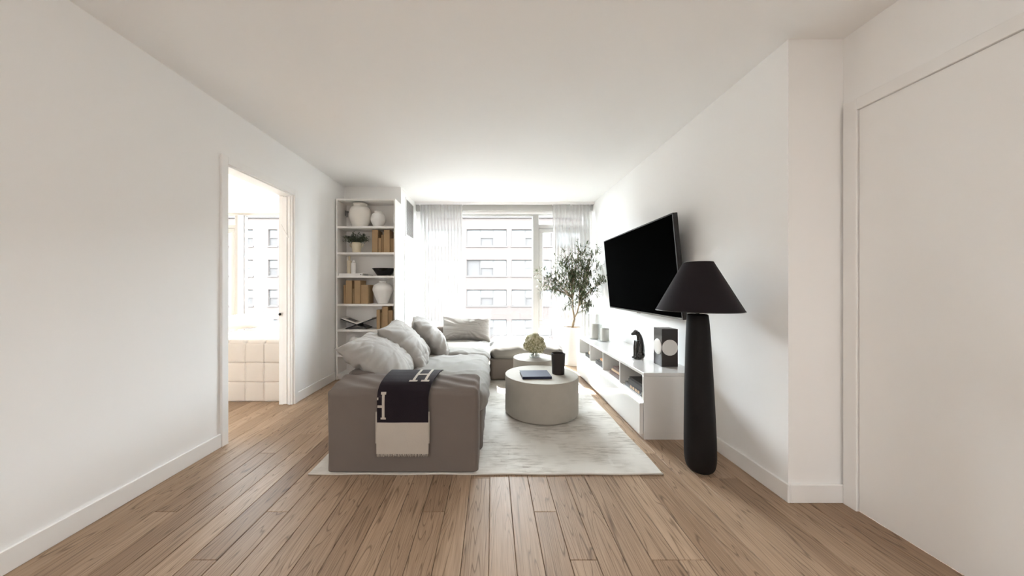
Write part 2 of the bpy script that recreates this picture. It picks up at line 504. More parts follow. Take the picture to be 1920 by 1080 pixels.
CLEAR = glass_mat('clear_glass', (0.89, 0.895, 0.89), 1.6)
SHEER = sheer_mat()
BRICK = brick_mat()
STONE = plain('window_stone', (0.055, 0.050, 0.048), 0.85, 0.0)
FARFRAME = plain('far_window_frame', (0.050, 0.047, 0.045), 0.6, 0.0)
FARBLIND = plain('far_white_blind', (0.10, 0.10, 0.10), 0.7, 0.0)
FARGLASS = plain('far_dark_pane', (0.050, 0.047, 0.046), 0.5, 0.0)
ASPHALT = plain('street_asphalt', (0.04, 0.04, 0.04), 0.9, 0.0)
WAX = plain('white_wax', (0.80, 0.765, 0.72), 0.6, 0.3)
GLOBE = plain('opal_white_globe', (0.74, 0.715, 0.68), 0.35, 0.4)
BROWNBLACK = plain('dark_brown_lacquer', (0.022, 0.016, 0.014), 0.3, 0.5)
NAVYBOOK = plain('navy_book_cloth', (0.020, 0.022, 0.045), 0.65, 0.12, bump=0.1, bscale=300)
MUG = plain('dark_brown_vessel', (0.028, 0.022, 0.020), 0.55, 0.35)
BEDF = fabric('cream_upholstery', (0.66, 0.60, 0.54), 0.05, 300, 0.2, 0.2)
BEDW = fabric('white_upholstery', (0.80, 0.775, 0.745), 0.03, 300, 0.2, 0.1)
VENT = plain('vent_grey', (0.30, 0.29, 0.275), 0.6)

def leaf_mat(name, a, b):
    m, nt, p = mat(name)
    g = N(nt, 'ShaderNodeNewGeometry')
    rp = N(nt, 'ShaderNodeValToRGB'); rp.color_ramp.elements[0].color = (*a, 1); rp.color_ramp.elements[1].color = (*b, 1)
    nt.links.new(g.outputs['Random Per Island'], rp.inputs[0]); nt.links.new(rp.outputs[0], p.inputs['Base Color'])
    p.inputs['Roughness'].default_value = 0.5; p.inputs['Specular IOR Level'].default_value = 0.35
    p.inputs['Subsurface Weight'].default_value = 0.0
    return m
OLIVE = leaf_mat('olive_leaf', (0.035, 0.050, 0.022), (0.115, 0.15, 0.065))
SAGE = leaf_mat('sage_leaf', (0.055, 0.07, 0.05), (0.24, 0.27, 0.21))
PETAL = leaf_mat('hydrangea_petal', (0.40, 0.37, 0.22), (0.66, 0.62, 0.44))
STEM = plain('green_stem', (0.10, 0.13, 0.05), 0.6)

# ------------------------------------------------------------------ the room
CZ = 2.53                    # ceiling height
XL, XR, XH = -2.0, 1.62, 1.92
YW = 5.30                    # window wall
YC = 1.78                    # outside corner of the right wall
YB = -3.2                    # wall behind the camera
WT = 0.13
DY0, DY1, DZ = 2.445, 3.27, 2.10     # doorway in the left wall
XBED = -5.6

# floor: a slab, and oak planks laid along the room
bm = bmesh.new()
box(bm, XBED - .1, XH + .1, YB - .1, YW + .3, -0.14, -0.02)
box(bm, XL, XH, YB, -0.7, -0.02, 0.0)
floor = obj('floor', bm, OAK)
tag(floor, 'oak plank floor of the living room running on into the bedroom', 'floor', kind='structure')
PW = 0.118
mesh_cache = {}
def plank_mesh(L, w):
    k = (round(L, 3), round(w, 4))
    if k not in mesh_cache:
        b = bmesh.new(); box(b, -w / 2 + .0010, w / 2 - .0010, .0010, L - .0010, -0.02, 0.0, 0.0018)
        me = bpy.data.meshes.new('plank'); b.to_mesh(me); b.free(); me.materials.append(OAK)
        mesh_cache[k] = me
    return mesh_cache[k]
def lay(x0, x1, y0, y1, seed):
    rr = random.Random(seed)
    n = int(round((x1 - x0) / PW)); w = (x1 - x0) / n
    fl = floor.location
    for i in range(n):
        y = y0
        L = rr.choice((0.6, 0.9, 1.2, 1.5))
        while y < y1 - 1e-6:
            if y1 - (y + L) < 0.45: L = y1 - y
            o = link('plank', plank_mesh(L, w), floor, (x0 + (i + .5) * w - fl.x, y - fl.y, -fl.z))
            y += L
            L = rr.choice((1.5, 1.8, 2.1))
lay(XL, XR, -0.7, YW, 3)
lay(XR, XH, -0.7, YC, 5)
lay(XL - WT, XL, DY0, DY1, 6)
lay(-4.2, XL - WT, 1.9, YW, 9)

ceil = boxo('ceiling', CEIL, None, XBED - .1, XH + .1, YB - .1, YW + .2, CZ, CZ + .1)
tag(ceil, 'plain white painted ceiling over the whole room', 'ceiling', kind='structure')

bm = bmesh.new()
box(bm, XL - WT, XL, YB, DY0, 0, CZ); box(bm, XL - WT, XL, DY1, YW, 0, CZ); box(bm, XL - WT, XL, DY0, DY1, DZ, CZ)
tag(obj('wall_left', bm, WHITE), 'white painted wall at the left with the bedroom doorway', 'wall', kind='structure')
bm = bmesh.new()
box(bm, XR, XR + .30, YC, YW, 0, CZ)
tag(obj('wall_right', bm, WHITE), 'white painted wall behind the television, ending in an outside corner', 'wall', kind='structure')
bm = bmesh.new()
box(bm, XH, XH + .1, YB, YC, 0, CZ)
tag(obj('wall_hall', bm, WHITE), 'narrow white wall past the outside corner at the far right', 'wall', kind='structure')
bm = bmesh.new(); box(bm, XL - WT, XH + .1, YB - .1, YB, 0, CZ)
tag(obj('wall_rear', bm, WHITE), 'white wall behind the viewpoint, opposite the window', 'wall', kind='structure')

# boxed-out column beside the window, against which the bookcase stands
COLX = -1.233; COLY = 4.40
bm = bmesh.new(); box(bm, XL, COLX, COLY, YW, 0, CZ)
tag(obj('wall_column', bm, WHITE), 'white boxed-out wall behind the bookcase with the air vent', 'wall', kind='structure')

# window wall with one opening
WX0, WX1, WZ0, WZ1 = -1.13, 1.55, 0.10, 2.40
bm = bmesh.new()
box(bm, COLX, WX0, YW, YW + .16, 0, CZ); box(bm, WX1, XR + .3, YW, YW + .16, 0, CZ)
box(bm, WX0, WX1, YW, YW + .16, WZ1, CZ); box(bm, WX0, WX1, YW, YW + .16, 0, WZ0)
tag(obj('wall_window', bm, WHITE), 'white wall around the tall living room window', 'wall', kind='structure')
BX0, BX1 = -4.75, -2.35
bm = bmesh.new()
box(bm, XBED, BX0, YW, YW + .16, 0, CZ); box(bm, BX1, COLX, YW, YW + .16, 0, CZ)
box(bm, BX0, BX1, YW, YW + .16, WZ1, CZ); box(bm, BX0, BX1, YW, YW + .16, 0, WZ0)
tag(obj('wall_bedroom_window', bm, WHITE), 'white wall around the bedroom window seen through the doorway', 'wall', kind='structure')
bm = bmesh.new(); box(bm, XBED - .1, XBED, 1.7, YW, 0, CZ)
tag(obj('wall_bedroom_far', bm, WHITE), 'white far side wall of the bedroom', 'wall', kind='structure')
bm = bmesh.new(); box(bm, XBED, XL - WT, 1.7, 1.8, 0, CZ)
tag(obj('wall_bedroom_near', bm, WHITE), 'white near wall of the bedroom beside the doorway', 'wall', kind='structure')

# skirting boards
def baseboard(name, label, segs):
    bm = bmesh.new()
    for s in segs: box(bm, *s, 0.0, 0.100, 0.003)
    tag(obj(name, bm, TRIM), label, 'baseboard', kind='structure')
B = 0.014
baseboard('baseboard_left', 'white baseboard along the left wall on both sides of the doorway',
          [(XL, XL + B, YB, DY0 - .058), (XL, XL + B, DY1 + .058, 4.128)])
baseboard('baseboard_right', 'white baseboard along the right wall and around its outside corner',
          [(XR - B, XR, YC - B, YW), (XR, XH, YC - B, YC)])
baseboard('baseboard_hall', 'white baseboard along the narrow hall wall', [(XH - B, XH, YB, 0.75)])
baseboard('baseboard_window', 'white baseboard under the living room window', [(COLX, XR - B, YW - B, YW)])

# doorway: casing, jamb lining, pocket door edge
trim = empty('trim_1', (XL, (DY0 + DY1) / 2, 0), 'white door casing framing the bedroom doorway', 'door casing', kind='structure')
CW = 0.056
boxo('casing_side', TRIM, trim, XL, XL + .018, DY0 - CW, DY0, 0, DZ + CW, 0.002)
boxo('casing_side', TRIM, trim, XL, XL + .018, DY1, DY1 + CW, 0, DZ + CW, 0.002)
boxo('casing_head', TRIM, trim, XL, XL + .018, DY0, DY1, DZ, DZ + CW, 0.002)
boxo('jamb', TRIM, trim, XL - WT - .004, XL, DY0, DY0 + .012, 0, DZ - .012)
boxo('jamb', TRIM, trim, XL - .05, XL, DY1 - .014, DY1, 0, DZ - .012)
boxo('jamb', TRIM, trim, XL - WT - .004, XL - .095, DY1 - .014, DY1, 0, DZ - .012)
boxo('jamb_head', TRIM, trim, XL - WT - .004, XL, DY0, DY1, DZ - .012, DZ)
boxo('door_stop', TRIM, trim, XL - .03, XL - .02, DY1 - .02, DY1 - .014, 0, DZ - .012)
door = empty('door_1', (XL - .072, DY1, 0), 'white pocket door slid into the wall with a small black latch', 'door', kind='structure')
boxo('door_leaf', TRIM, door, XL - .092, XL - .053, DY1 - .020, DY1 - .001, 0.006, DZ - .02, 0.002)
bm = bmesh.new(); ball(bm, (XL - .116, DY1 - .030, 0.905), 0.012, 1, 1.0, 1.2)
obj('latch', bm, BLACK, door, True)
bm = bmesh.new(); box(bm, -.006, .006, -.004, .0, -.075, .075, .002)
for v in bm.verts:
    v.co = Matrix.Rotation(math.radians(-28), 3, 'Y') @ v.co + Vector((XL - .075, DY1 - .0205, 1.735))
obj('edge_pull', bm, SHELF, door)
# closed white door in the hall wall at the far right edge
trim2 = empty('trim_2', (XH, 1.25, 0), 'white door casing on the hall wall at the right edge', 'door casing', kind='structure')
boxo('casing_side', TRIM, trim2, XH - .018, XH, 1.70, 1.765, 0, 2.16, .002)
boxo('casing_side', TRIM, trim2, XH - .018, XH, .76, .825, 0, 2.16, .002)
boxo('casing_head', TRIM, trim2, XH - .018, XH, .825, 1.70, 2.10, 2.16, .002)
door2 = empty('door_2', (XH, 1.26, 0), 'plain white closed door on the hall wall at right', 'door', kind='structure')
boxo('door_leaf', TRIM, door2, XH - .008, XH, .828, 1.697, .006, 2.098, .002)
bm = bmesh.new(); tube(bm, [(XH - .008, .90, 1.0), (XH - .06, .90, 1.0)], .010, 12); tube(bm, [(XH - .055, .90, 1.0), (XH - .055, 1.01, 1.0)], .009, 12)
obj('door_handle', bm, STEEL, door2, True)

# ------------------------------------------------------------------ windows
def win(name, label, x0, x1, posts, casement):
    """posts: list of (x0, x1); casement: (x0, x1) of the opening light"""
    w = empty(name, ((x0 + x1) / 2, YW + .10, WZ0), label, 'window', kind='structure')
    ya, yb = YW + .06, YW + .13
    boxo('frame_head', FRAME, w, x0, x1, ya, yb, WZ1 - .045, WZ1, .004)
    boxo('frame_sill', FRAME, w, x0, x1, ya, yb, WZ0, WZ0 + .05, .004)
    boxo('frame_side', FRAME, w, x0, x0 + .05, ya, yb, WZ0 + .05, WZ1 - .045, .004)
    boxo('frame_side', FRAME, w, x1 - .05, x1, ya, yb, WZ0 + .05, WZ1 - .045, .004)
    for a, b in posts:
        boxo('mullion', FRAME, w, a, b, ya - .015, yb, WZ0 + .05, WZ1 - .045, .004)
        boxo('gasket', GASKET, w, a - .006, a, ya + .02, yb - .02, WZ0 + .05, WZ1 - .045)
    c0, c1 = casement
    boxo('transom', FRAME, w, c0, c1, ya - .01, yb, 2.145, 2.205, .004)
    boxo('transom', FRAME, w, c0, c1, ya - .01, yb, .505, .560, .004)
    s = empty('casement_sash', ((c0 + c1) / 2, ya, .56)); s.parent = w
    s.location = Vector(((c0 + c1) / 2, ya, .56)) - w.location
    boxo('sash_rail', FRAME, s, c0, c1, ya - .02, yb - .02, 2.075, 2.14, .006)
    boxo('sash_rail', FRAME, s, c0, c1, ya - .02, yb - .02, .562, .63, .006)
    boxo('sash_stile', FRAME, s, c0, c0 + .065, ya - .02, yb - .02, .63, 2.075, .006)
    boxo('sash_stile', FRAME, s, c1 - .065, c1, ya - .02, yb - .02, .63, 2.075, .006)
    boxo('sash_handle', STEEL, s, c0 + .02, c0 + .04, ya - .045, ya - .02, .98, 1.12, .004)
    boxo('pane', GLASS, s, c0 + .06, c1 - .06, ya + .02, ya + .026, .62, 2.085)
    boxo('pane', GLASS, w, c0, c1, ya + .03, ya + .036, 2.20, WZ1 - .045)
    boxo('pane', GLASS, w, c0, c1, ya + .03, ya + .036, WZ0 + .05, .51)
    return w, ya
PO = ((.665, .765),)
w1, ya = win('window_1', 'tall living room window with a wide pane and narrow opening casement', WX0, WX1, PO, (.765, WX1 - .05))
boxo('pane', GLASS, w1, WX0 + .05, .665, ya + .03, ya + .036, WZ0 + .05, WZ1 - .045)
w2, ya = win('window_2', 'bedroom window with white frames seen through the doorway', BX0, BX1, ((-4.23, -4.165),), (BX0 + .05, -4.23))
boxo('mullion', TRIM, w2, -4.165, -4.09, ya - .04, ya + .07, WZ0 + .05, WZ1 - .045, .004)
boxo('gasket', GASKET, w2, -4.09, -4.066, ya - .01, ya + .05, WZ0 + .05, WZ1 - .045)
boxo('pane', GLASS, w2, -4.066, BX1 - .05, ya + .03, ya + .036, WZ0 + .05, WZ1 - .045)

# roller-blind casing over the window
blind = empty('blind_cassette', (.2, YW - .04, 2.42), 'slim off-white blind casing above the living room window', 'blind')
boxo('casing', FRAME, blind, COLX + .004, XR - .006, YW - .065, YW, 2.405, 2.505, .004)
boxo('bottom_rail', TRIM, blind, WX0 + .02, WX1 - .02, YW - .02, YW - .004, 2.365, 2.405, .003)

# ------------------------------------------------------------------ sheer curtains
def curtain(label, x0, x1, seed, folds):
    root = empty('sheer_curtain', ((x0 + x1) / 2, 5.17, 0.01), label, 'curtain', 'sheer curtains at the window')
    bm = bmesh.new()
    nx, nz = folds * 10, 26
    z0, z1 = 0.012, 2.475
    g = {}
    for k in range(nz + 1):
        f = k / nz
        z = z1 + (z0 - z1) * f
        for i in range(nx + 1):
            u = i / nx
            ph = u * folds * 2 * math.pi + 1.2 * noise.noise(Vector((u * 5 + seed, f * .6, 0)))
            a = 0.014 + 0.022 * min(1, f * 5)
            a *= 0.8 + 0.5 * noise.noise(Vector((u * 7 + seed * 2, f * .8, 3)))
            y = 5.165 + a * math.sin(ph) + 0.012 * noise.noise(Vector((u * 16 + seed, f * 2, 5)))
            x = x0 + (x1 - x0) * u + 0.010 * math.cos(ph) * min(1, f * 4) + (0.012 * f * math.sin(seed + u * 9))
            g[(i, k)] = bm.verts.new((x, y, z))
    for k in range(nz):
        for i in range(nx):
            bm.faces.new((g[(i, k)], g[(i + 1, k)], g[(i + 1, k + 1)], g[(i, k + 1)]))
    obj('drape', bm, SHEER, root, True)
    bm = bmesh.new()
    for i in range(nx):
        pass
    # gathered heading tape: a second thickness along the top
    g = {}
    for k in range(3):
        z = z1 - 0.035 * k
        for i in range(nx + 1):
            u = i / nx
            ph = u * folds * 2 * math.pi + 1.2 * noise.noise(Vector((u * 5 + seed, 0, 0)))
            y = 5.155 + .014 * math.sin(ph)
            g[(i, k)] = bm.verts.new((x0 + (x1 - x0) * u, y, z))
    for k in range(2):
        for i in range(nx):
            bm.faces.new((g[(i, k)], g[(i + 1, k)], g[(i + 1, k + 1)], g[(i, k + 1)]))
    obj('heading_tape', bm, SHEER, root, True)
    return root
curtain('white sheer curtain hanging beside the bookcase wall', -1.145, -0.475, 3, 13)
curtain('white sheer curtain hanging behind the olive tree', 0.955, 1.545, 8, 11)
tr = empty('curtain_track', (.2, 5.165, 2.478), 'slim white curtain track under the ceiling at the window', 'curtain track')
boxo('rail', TRIM, tr, COLX + .004, XR - .006, 5.15, 5.185, 2.492, CZ, .002)
for x in (-1.15, -.8, -.47, .96, 1.25, 1.55):
    boxo('glider', TRIM, tr, x - .008, x + .008, 5.158, 5.174, 2.4775, 2.495)

# ------------------------------------------------------------------ outside: street and brick block opposite
st = boxo('street', ASPHALT, None, -90, 90, -60, 90, -7.3, -7.02)
tag(st, 'grey street between the two buildings far below the window', 'street', kind='structure')
FY = 32.0
bld = empty('apartment_building', (-8, FY, -7), 'pale brick building with white windows across the street', 'building')
k = FY / F
rows = [(430, 461), (487, 517), (543, 573), (599, 629)]
cols3 = [(VX + (i * 84.5) - 48.0 - 0.0, VX + (i * 84.5) + 27.0) for i in range(-4, 6)]
cols1 = [(503 - 46 * i, 520 - 46 * i) for i in range(0, 5)] + [(503 + 46, 520 + 46)]
X0f, X1f, Ztop, Zbot = -34.0, 34.0, CAMH + (VY - 409) * k, -7.0
openings = []
def zof(p): return CAMH - (p - VY) * k
def xof(p): return (p - VX) * k
bands = []
zs = [Zbot]
for a, b in reversed(rows): zs += [zof(b), zof(a)]
zs.append(Ztop)
bm = bmesh.new()
for i in range(0, len(zs) - 1, 2): box(bm, X0f, X1f, FY, FY + .5, zs[i], zs[i + 1])
spans = sorted([(xof(a), xof(b)) for a, b in cols3 + cols1])
for (a, b) in rows:
    x = X0f
    for s0, s1 in spans:
        if s0 > x: box(bm, x, s0, FY, FY + .5, zof(b), zof(a))
        x = s1
    box(bm, x, X1f, FY, FY + .5, zof(b), zof(a))
box(bm, X0f, X1f, FY + .5, FY + 8, Zbot, Ztop)
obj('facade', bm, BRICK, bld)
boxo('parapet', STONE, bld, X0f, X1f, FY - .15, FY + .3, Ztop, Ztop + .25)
rr = random.Random(11)
for ri, (a, b) in enumerate(rows):
    za, zb = zof(b), zof(a)
    for s0, s1 in spans:
        wide = (s1 - s0) > 2
        wd = empty('window', (0, 0, 0)); wd.parent = bld
        wd.location = Vector(((s0 + s1) / 2, FY, za)) - bld.location
        bm = bmesh.new()
        t = .07
        box(bm, s0, s1, FY + .12, FY + .22, za, za + t); box(bm, s0, s1, FY + .12, FY + .22, zb - t, zb)
        cuts = [s0, s1] if not wide else [s0, s0 + (s1 - s0) * .345, s0 + (s1 - s0) * .665, s1]
        for c in cuts: box(bm, max(s0, c - t / 2), min(s1, c + t / 2), FY + .12, FY + .22, za + t, zb - t)
        for c0, c1 in zip(cuts[:-1], cuts[1:]):
            if (not wide) or c0 == cuts[1]:
                box(bm, c0 + t / 2, c1 - t / 2, FY + .14, FY + .20, (za + zb) / 2 - .04, (za + zb) / 2 + .04)
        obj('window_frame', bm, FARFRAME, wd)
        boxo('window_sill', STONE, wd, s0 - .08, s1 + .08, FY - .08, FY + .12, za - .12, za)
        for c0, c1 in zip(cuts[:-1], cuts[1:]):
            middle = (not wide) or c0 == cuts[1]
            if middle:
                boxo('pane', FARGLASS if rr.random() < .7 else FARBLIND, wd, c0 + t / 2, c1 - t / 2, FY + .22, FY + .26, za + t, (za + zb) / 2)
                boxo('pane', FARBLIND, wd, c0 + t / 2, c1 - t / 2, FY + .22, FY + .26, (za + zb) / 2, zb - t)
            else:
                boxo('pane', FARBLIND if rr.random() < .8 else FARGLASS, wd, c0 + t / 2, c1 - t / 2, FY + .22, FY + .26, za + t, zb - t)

# ------------------------------------------------------------------ column fittings: vent and access panel
v = empty('air_vent', (COLX, 4.84, 1.905), 'grey slatted air vent high on the wall beside the window', 'vent')
vy0, vy1, vz0, vz1 = 4.61, 5.07, 1.905, 2.455
bm = bmesh.new()
t = .022
box(bm, COLX, COLX + .012, vy0, vy1, vz0, vz0 + t); box(bm, COLX, COLX + .012, vy0, vy1, vz1 - t, vz1)
box(bm, COLX, COLX + .012, vy0, vy0 + t, vz0 + t, vz1 - t); box(bm, COLX, COLX + .012, vy1 - t, vy1, vz0 + t, vz1 - t)
obj('vent_frame', bm, TRIM, v)
boxo('backing', VENT, v, COLX, COLX + .003, vy0 + t, vy1 - t, vz0 + t, vz1 - t)
bm = bmesh.new()
nsl = 26
for i in range(nsl):
    z = vz0 + t + (vz1 - vz0 - 2 * t) * (i + .5) / nsl
    box(bm, COLX + .003, COLX + .010, vy0 + t, vy1 - t, z - .005, z + .004)
o = obj('slats', bm, VENT, v); o['kind'] = 'stuff'
d3 = empty('door_3', (COLX, 4.84, .06), 'flush white access panel below the air vent', 'access panel', kind='structure')
bm = bmesh.new()
box(bm, COLX, COLX + .014, 4.56, 4.59, .06, 1.86); box(bm, COLX, COLX + .014, 5.10, 5.13, .06, 1.86); box(bm, COLX, COLX + .014, 4.59, 5.10, 1.83, 1.86)
obj('panel_frame', bm, TRIM, d3)
boxo('panel_leaf', TRIM, d3, COLX, COLX + .010, 4.596, 5.094, .065, 1.824, .002)

# ------------------------------------------------------------------ bookcase
BKX0, BKX1, BKY0, BKY1 = -1.985, -1.232, 4.13, 4.398
bc = empty('bookcase', ((BKX0 + BKX1) / 2, BKY0, 0), 'tall open off-white bookcase in the far left corner', 'bookcase')
T = .018
boxo('side_panel', SHELF, bc, BKX0, BKX0 + T, BKY0, BKY1, 0, 2.30, .001)
boxo('side_panel', SHELF, bc, BKX1 - T, BKX1, BKY0, BKY1, 0, 2.30, .001)
boxo('top_panel', SHELF, bc, BKX0 + T, BKX1 - T, BKY0, BKY1, 2.278, 2.30, .001)
boxo('back_panel', SHELF, bc, BKX0 + T, BKX1 - T, BKY1 - .008, BKY1, .05, 2.278)
boxo('plinth', SHELF, bc, BKX0 + T, BKX1 - T, BKY0 + .02, BKY0 + .035, 0, .05)
SZ = [1.951, 1.619, 1.321, .962, .637, .312, .07]
for z in SZ: boxo('shelf', SHELF, bc, BKX0 + T, BKX1 - T, BKY0, BKY1 - .008, z - .026, z, .0015)
bm = bmesh.new()
box(bm, BKX0 + T, BKX0 + .05, BKY1 - .05, BKY1 - .01, 2.18, 2.195); box(bm, BKX0 + T, BKX0 + T + .006, BKY1 - .05, BKY1 - .01, 2.13, 2.20)
box(bm, BKX0 + T, BKX0 + .04, BKY1 - .02, BKY1 - .01, 2.12, 2.20)
obj('wall_bracket', bm, STEEL, bc)

def vessel(name, label, cat, prof, x, y, z, m, group=None, seg=36, handles=None):
    """pot with a rim and a hollow mouth"""
    rim_r, rim_z = prof[-1]
    p = list(prof) + [(rim_r - .006, rim_z + .003), (rim_r - .014, rim_z - .002), (rim_r - .014, rim_z - .05), (.004, rim_z - .055)]
    bm = bmesh.new(); lathe(bm, p, x, y, z, seg); 
    if handles is None:
        o = obj(name, bm, m, None, True, angle=50); tag(o, label, cat, group); return o
    root = empty(name, (x, y, z), label, cat, group)
    obj('body', bm, m, root, True, angle=50)
    for s in (-1, 1):
        bm = bmesh.new()
        pts = [(x + s * a, y, z + b) for a, b in handles]
        tube(bm, pts, .0075, 10); obj('handle', bm, m, root, True)
    return root

def smooth_prof(pts, n=6):
    """Catmull-Rom through profile points"""
    out = []
    P = [pts[0]] + list(pts) + [pts[-1]]
    for i in range(1, len(P) - 2):
        p0, p1, p2, p3 = P[i - 1], P[i], P[i + 1], P[i + 2]
        for k in range(n):
            t = k / n
            q = []
            for a in (0, 1):
                q.append(0.5 * (2 * p1[a] + (p2[a] - p0[a]) * t + (2 * p0[a] - 5 * p1[a] + 4 * p2[a] - p3[a]) * t * t + (3 * p1[a] - p0[a] - 3 * p2[a] + p3[a]) * t ** 3))
            out.append((max(.001, q[0]), q[1]))
    out.append(pts[-1]); return out
S0 = .0008   # a hair above the shelf
vessel('ceramic_vase', 'large bulbous cream vase on the top shelf of the bookcase', 'vase',
       smooth_prof([(.088, 0), (.098, .02), (.132, .11), (.1375, .175), (.123, .24), (.092, .272), (.080, .286), (.090, .302), (.096, .306)]), -1.722, 4.25, SZ[0] + S0, CERAMIC)
vessel('ceramic_vase', 'small round white vase right of the large one on the top shelf', 'vase',
       smooth_prof([(.050, 0), (.06, .015), (.090, .08), (.094, .115), (.078, .165), (.050, .185), (.044, .195), (.050, .207)]), -1.484, 4.235, SZ[0] + S0, CERAMIC2)
jug = vessel('stoneware_jug', 'small cream jug with two handles holding grey-green sprigs', 'jug',
       smooth_prof([(.044, 0), (.050, .01), (.058, .06), (.062, .10), (.055, .125), (.056, .135)]), -1.768, 4.24, SZ[1] + S0, STONEWARE,
       handles=[(.055, .118), (.078, .122), (.086, .105), (.078, .085), (.058, .078)])
vessel('ceramic_vase', 'round white vase with narrow foot beside kraft books on the middle shelf', 'vase',
       smooth_prof([(.062, 0), (.066, .012), (.105, .11), (.128, .18), (.112, .235), (.068, .262), (.050, .268), (.047, .280), (.054, .288)]), -1.427, 4.245, SZ[3] + S0, CERAMIC2)

def leaf(bm, base, direction, length, width, curl=0.15, up=Vector((0, 0, 1))):
    d = Vector(direction).normalized()
    s = d.cross(up)
    if s.length < 1e-3: s = d.cross(Vector((1, 0, 0)))
    s.normalize()
    n = s.cross(d).normalized()
    b = Vector(base)
    p = [b, b + d * length * .35 + s * width / 2 - n * length * curl * .1, b + d * length * .35 - s * width / 2 - n * length * curl * .1,
         b + d * length * .72 + s * width * .38 - n * length * curl * .4, b + d * length * .72 - s * width * .38 - n * length * curl * .4,
         b + d * length - n * length * curl, b + d * length * .35 - n * (length * curl * .1 + width * .16), b + d * length * .72 - n * (length * curl * .4 + width * .12)]
    v = [bm.verts.new(q) for q in p]
    for f in ((0, 1, 6), (0, 6, 2), (1, 3, 7, 6), (6, 7, 4, 2), (3, 5, 7), (7, 5, 4)):
        bm.faces.new([v[i] for i in f])

rg = random.Random(21)
spr = empty('sprig_bunch', (-1.768, 4.24, SZ[1] + .10), 'bunch of grey-green leafy sprigs in the cream jug', 'foliage')
bmS = bmesh.new(); bmL = bmesh.new()
for i in range(64):
    a = rg.uniform(0, 2 * math.pi); el = rg.uniform(.1, 1.1)
    tx = .20 * math.cos(a) * math.cos(el * .6) * rg.uniform(.5, 1.0) + rg.uniform(-.02, .02); ty = .10 * math.sin(a) * rg.uniform(.5, 1)
    b0 = Vector((-1.768, 4.24, SZ[1] + .085)); tz = SZ[1] + .15 + .115 * rg.uniform(.15, 1) * (1 - .45 * abs(tx) / .2)
    b1 = Vector((-1.768 + tx, 4.24 + ty, tz))
    m1 = b0.lerp(b1, .5) + Vector((0, 0, .03))
    tube(bmS, [b0, m1, b1], [.002, .0015, .001], 5)
    for q in range(9):
        f = .35 + .65 * q / 8
        c = (b0.lerp(m1, f * 2) if f < .5 else m1.lerp(b1, f * 2 - 1))
        dd = Vector((rg.gauss(0, 1), rg.gauss(0, .7), rg.gauss(.2, .7)))
        leaf(bmL, c, dd, rg.uniform(.028, .048), rg.uniform(.012, .02), .1)
obj('stems', bmS, STEM, spr)
o = obj('leaves', bmL, SAGE, spr); o['kind'] = 'stuff'

# books ---------------------------------------------------------------
def book(name, label, x0, x1, y0, y1, z0, z1, cover, pages, spine, group=None, rz=0, cat='book', parts=None):
    """spine: the side the spine faces ('-y','-x','+x'); the block is boxed by two boards and a spine"""
    cx, cy = (x0 + x1) / 2, (y0 + y1) / 2
    root = empty(name, (cx, cy, z0), label, cat, group)
    t = .003
    bm = bmesh.new()
    if spine == '-y':          # upright, spine to the viewer, boards left and right
        box(bm, x0, x0 + t, y0, y1, z0, z1); box(bm, x1 - t, x1, y0, y1, z0, z1); box(bm, x0 + t, x1 - t, y0, y0 + t, z0, z1)
        obj('cover', bm, cover, root)
        boxo('pages', pages, root, x0 + t, x1 - t, y0 + t, y1 - .004, z0 + .003, z1 - .003)
    else:                      # lying flat
        box(bm, x0, x1, y0, y1, z0, z0 + t); box(bm, x0, x1, y0, y1, z1 - t, z1)
        if spine == '-x': box(bm, x0, x0 + t, y0, y1, z0 + t, z1 - t)
        elif spine == '+x': box(bm, x1 - t, x1, y0, y1, z0 + t, z1 - t)
        elif spine == 'f': box(bm, x0, x1, y0, y0 + t, z0 + t, z1 - t)
        obj('cover', bm, cover, root)
        e = .004
        ax0 = x0 + (t if spine == '-x' else e); ax1 = x1 - (t if spine == '+x' else e)
        ay0 = y0 + (t if spine == 'f' else e)
        boxo('pages', pages, root, ax0, ax1, ay0, y1 - e, z0 + t, z1 - t)
    root.rotation_euler = (0, 0, rz)
    return root

def kraft_row(shelf, items, where):
    """items: (pixel x0, pixel x1, top pixel y, front set-back, material, words)"""
    z = SZ[shelf] + S0
    last = -9.0
    for i, (a, b, top, setb, m, words) in enumerate(items):
        y0 = BKY0 + .035 + setb
        x0, x1 = (a - VX) * y0 / F, (b - VX) * y0 / F
        x0 = max(x0, last); last = x1
        h = CAMH - (top - VY) * y0 / F - z
        h = min(h, .292 if shelf != 3 else .30)
        book('kraft_book', f'{words} {where}', x0 + .0006, x1 - .0006, y0, min(y0 + .19, BKY1 - .01), z, z + h, m, PAPER, '-y', 'books wrapped in brown kraft paper')
kraft_row(1, [(697.5, 708.0, 431, 0, KRAFT, 'tall kraft-wrapped book at the left end, beside the sprigs,'),
              (708.2, 714.2, 446, .02, KRAFT, 'short thin kraft-wrapped book between tall one and narrower one'),
              (714.4, 719.6, 440, .03, KRAFT2, 'medium dark kraft-wrapped book left of the second tall one'),
              (719.8, 730.6, 431, 0, KRAFT, 'tall kraft-wrapped book second from the right'),
              (731.5, 738.5, 447, .02, KRAFT2, 'short kraft-wrapped book against the right panel')], 'on second shelf')
kraft_row(3, [(644.0, 648.3, 534, .02, KRAFT, 'thin kraft-wrapped book at the left end'),
              (648.5, 659.6, 525, 0, KRAFT, 'tall kraft-wrapped book second from the left'),
              (659.9, 664.2, 541, .02, KRAFT2, 'shortest thin kraft-wrapped book between two tall ones'),
              (664.4, 675.8, 525, 0, KRAFT, 'tall thick kraft-wrapped book in the middle'),
              (676.5, 690.0, 534, .01, KRAFT, 'wide lower kraft-wrapped book at the right end')], 'beside the white vase')
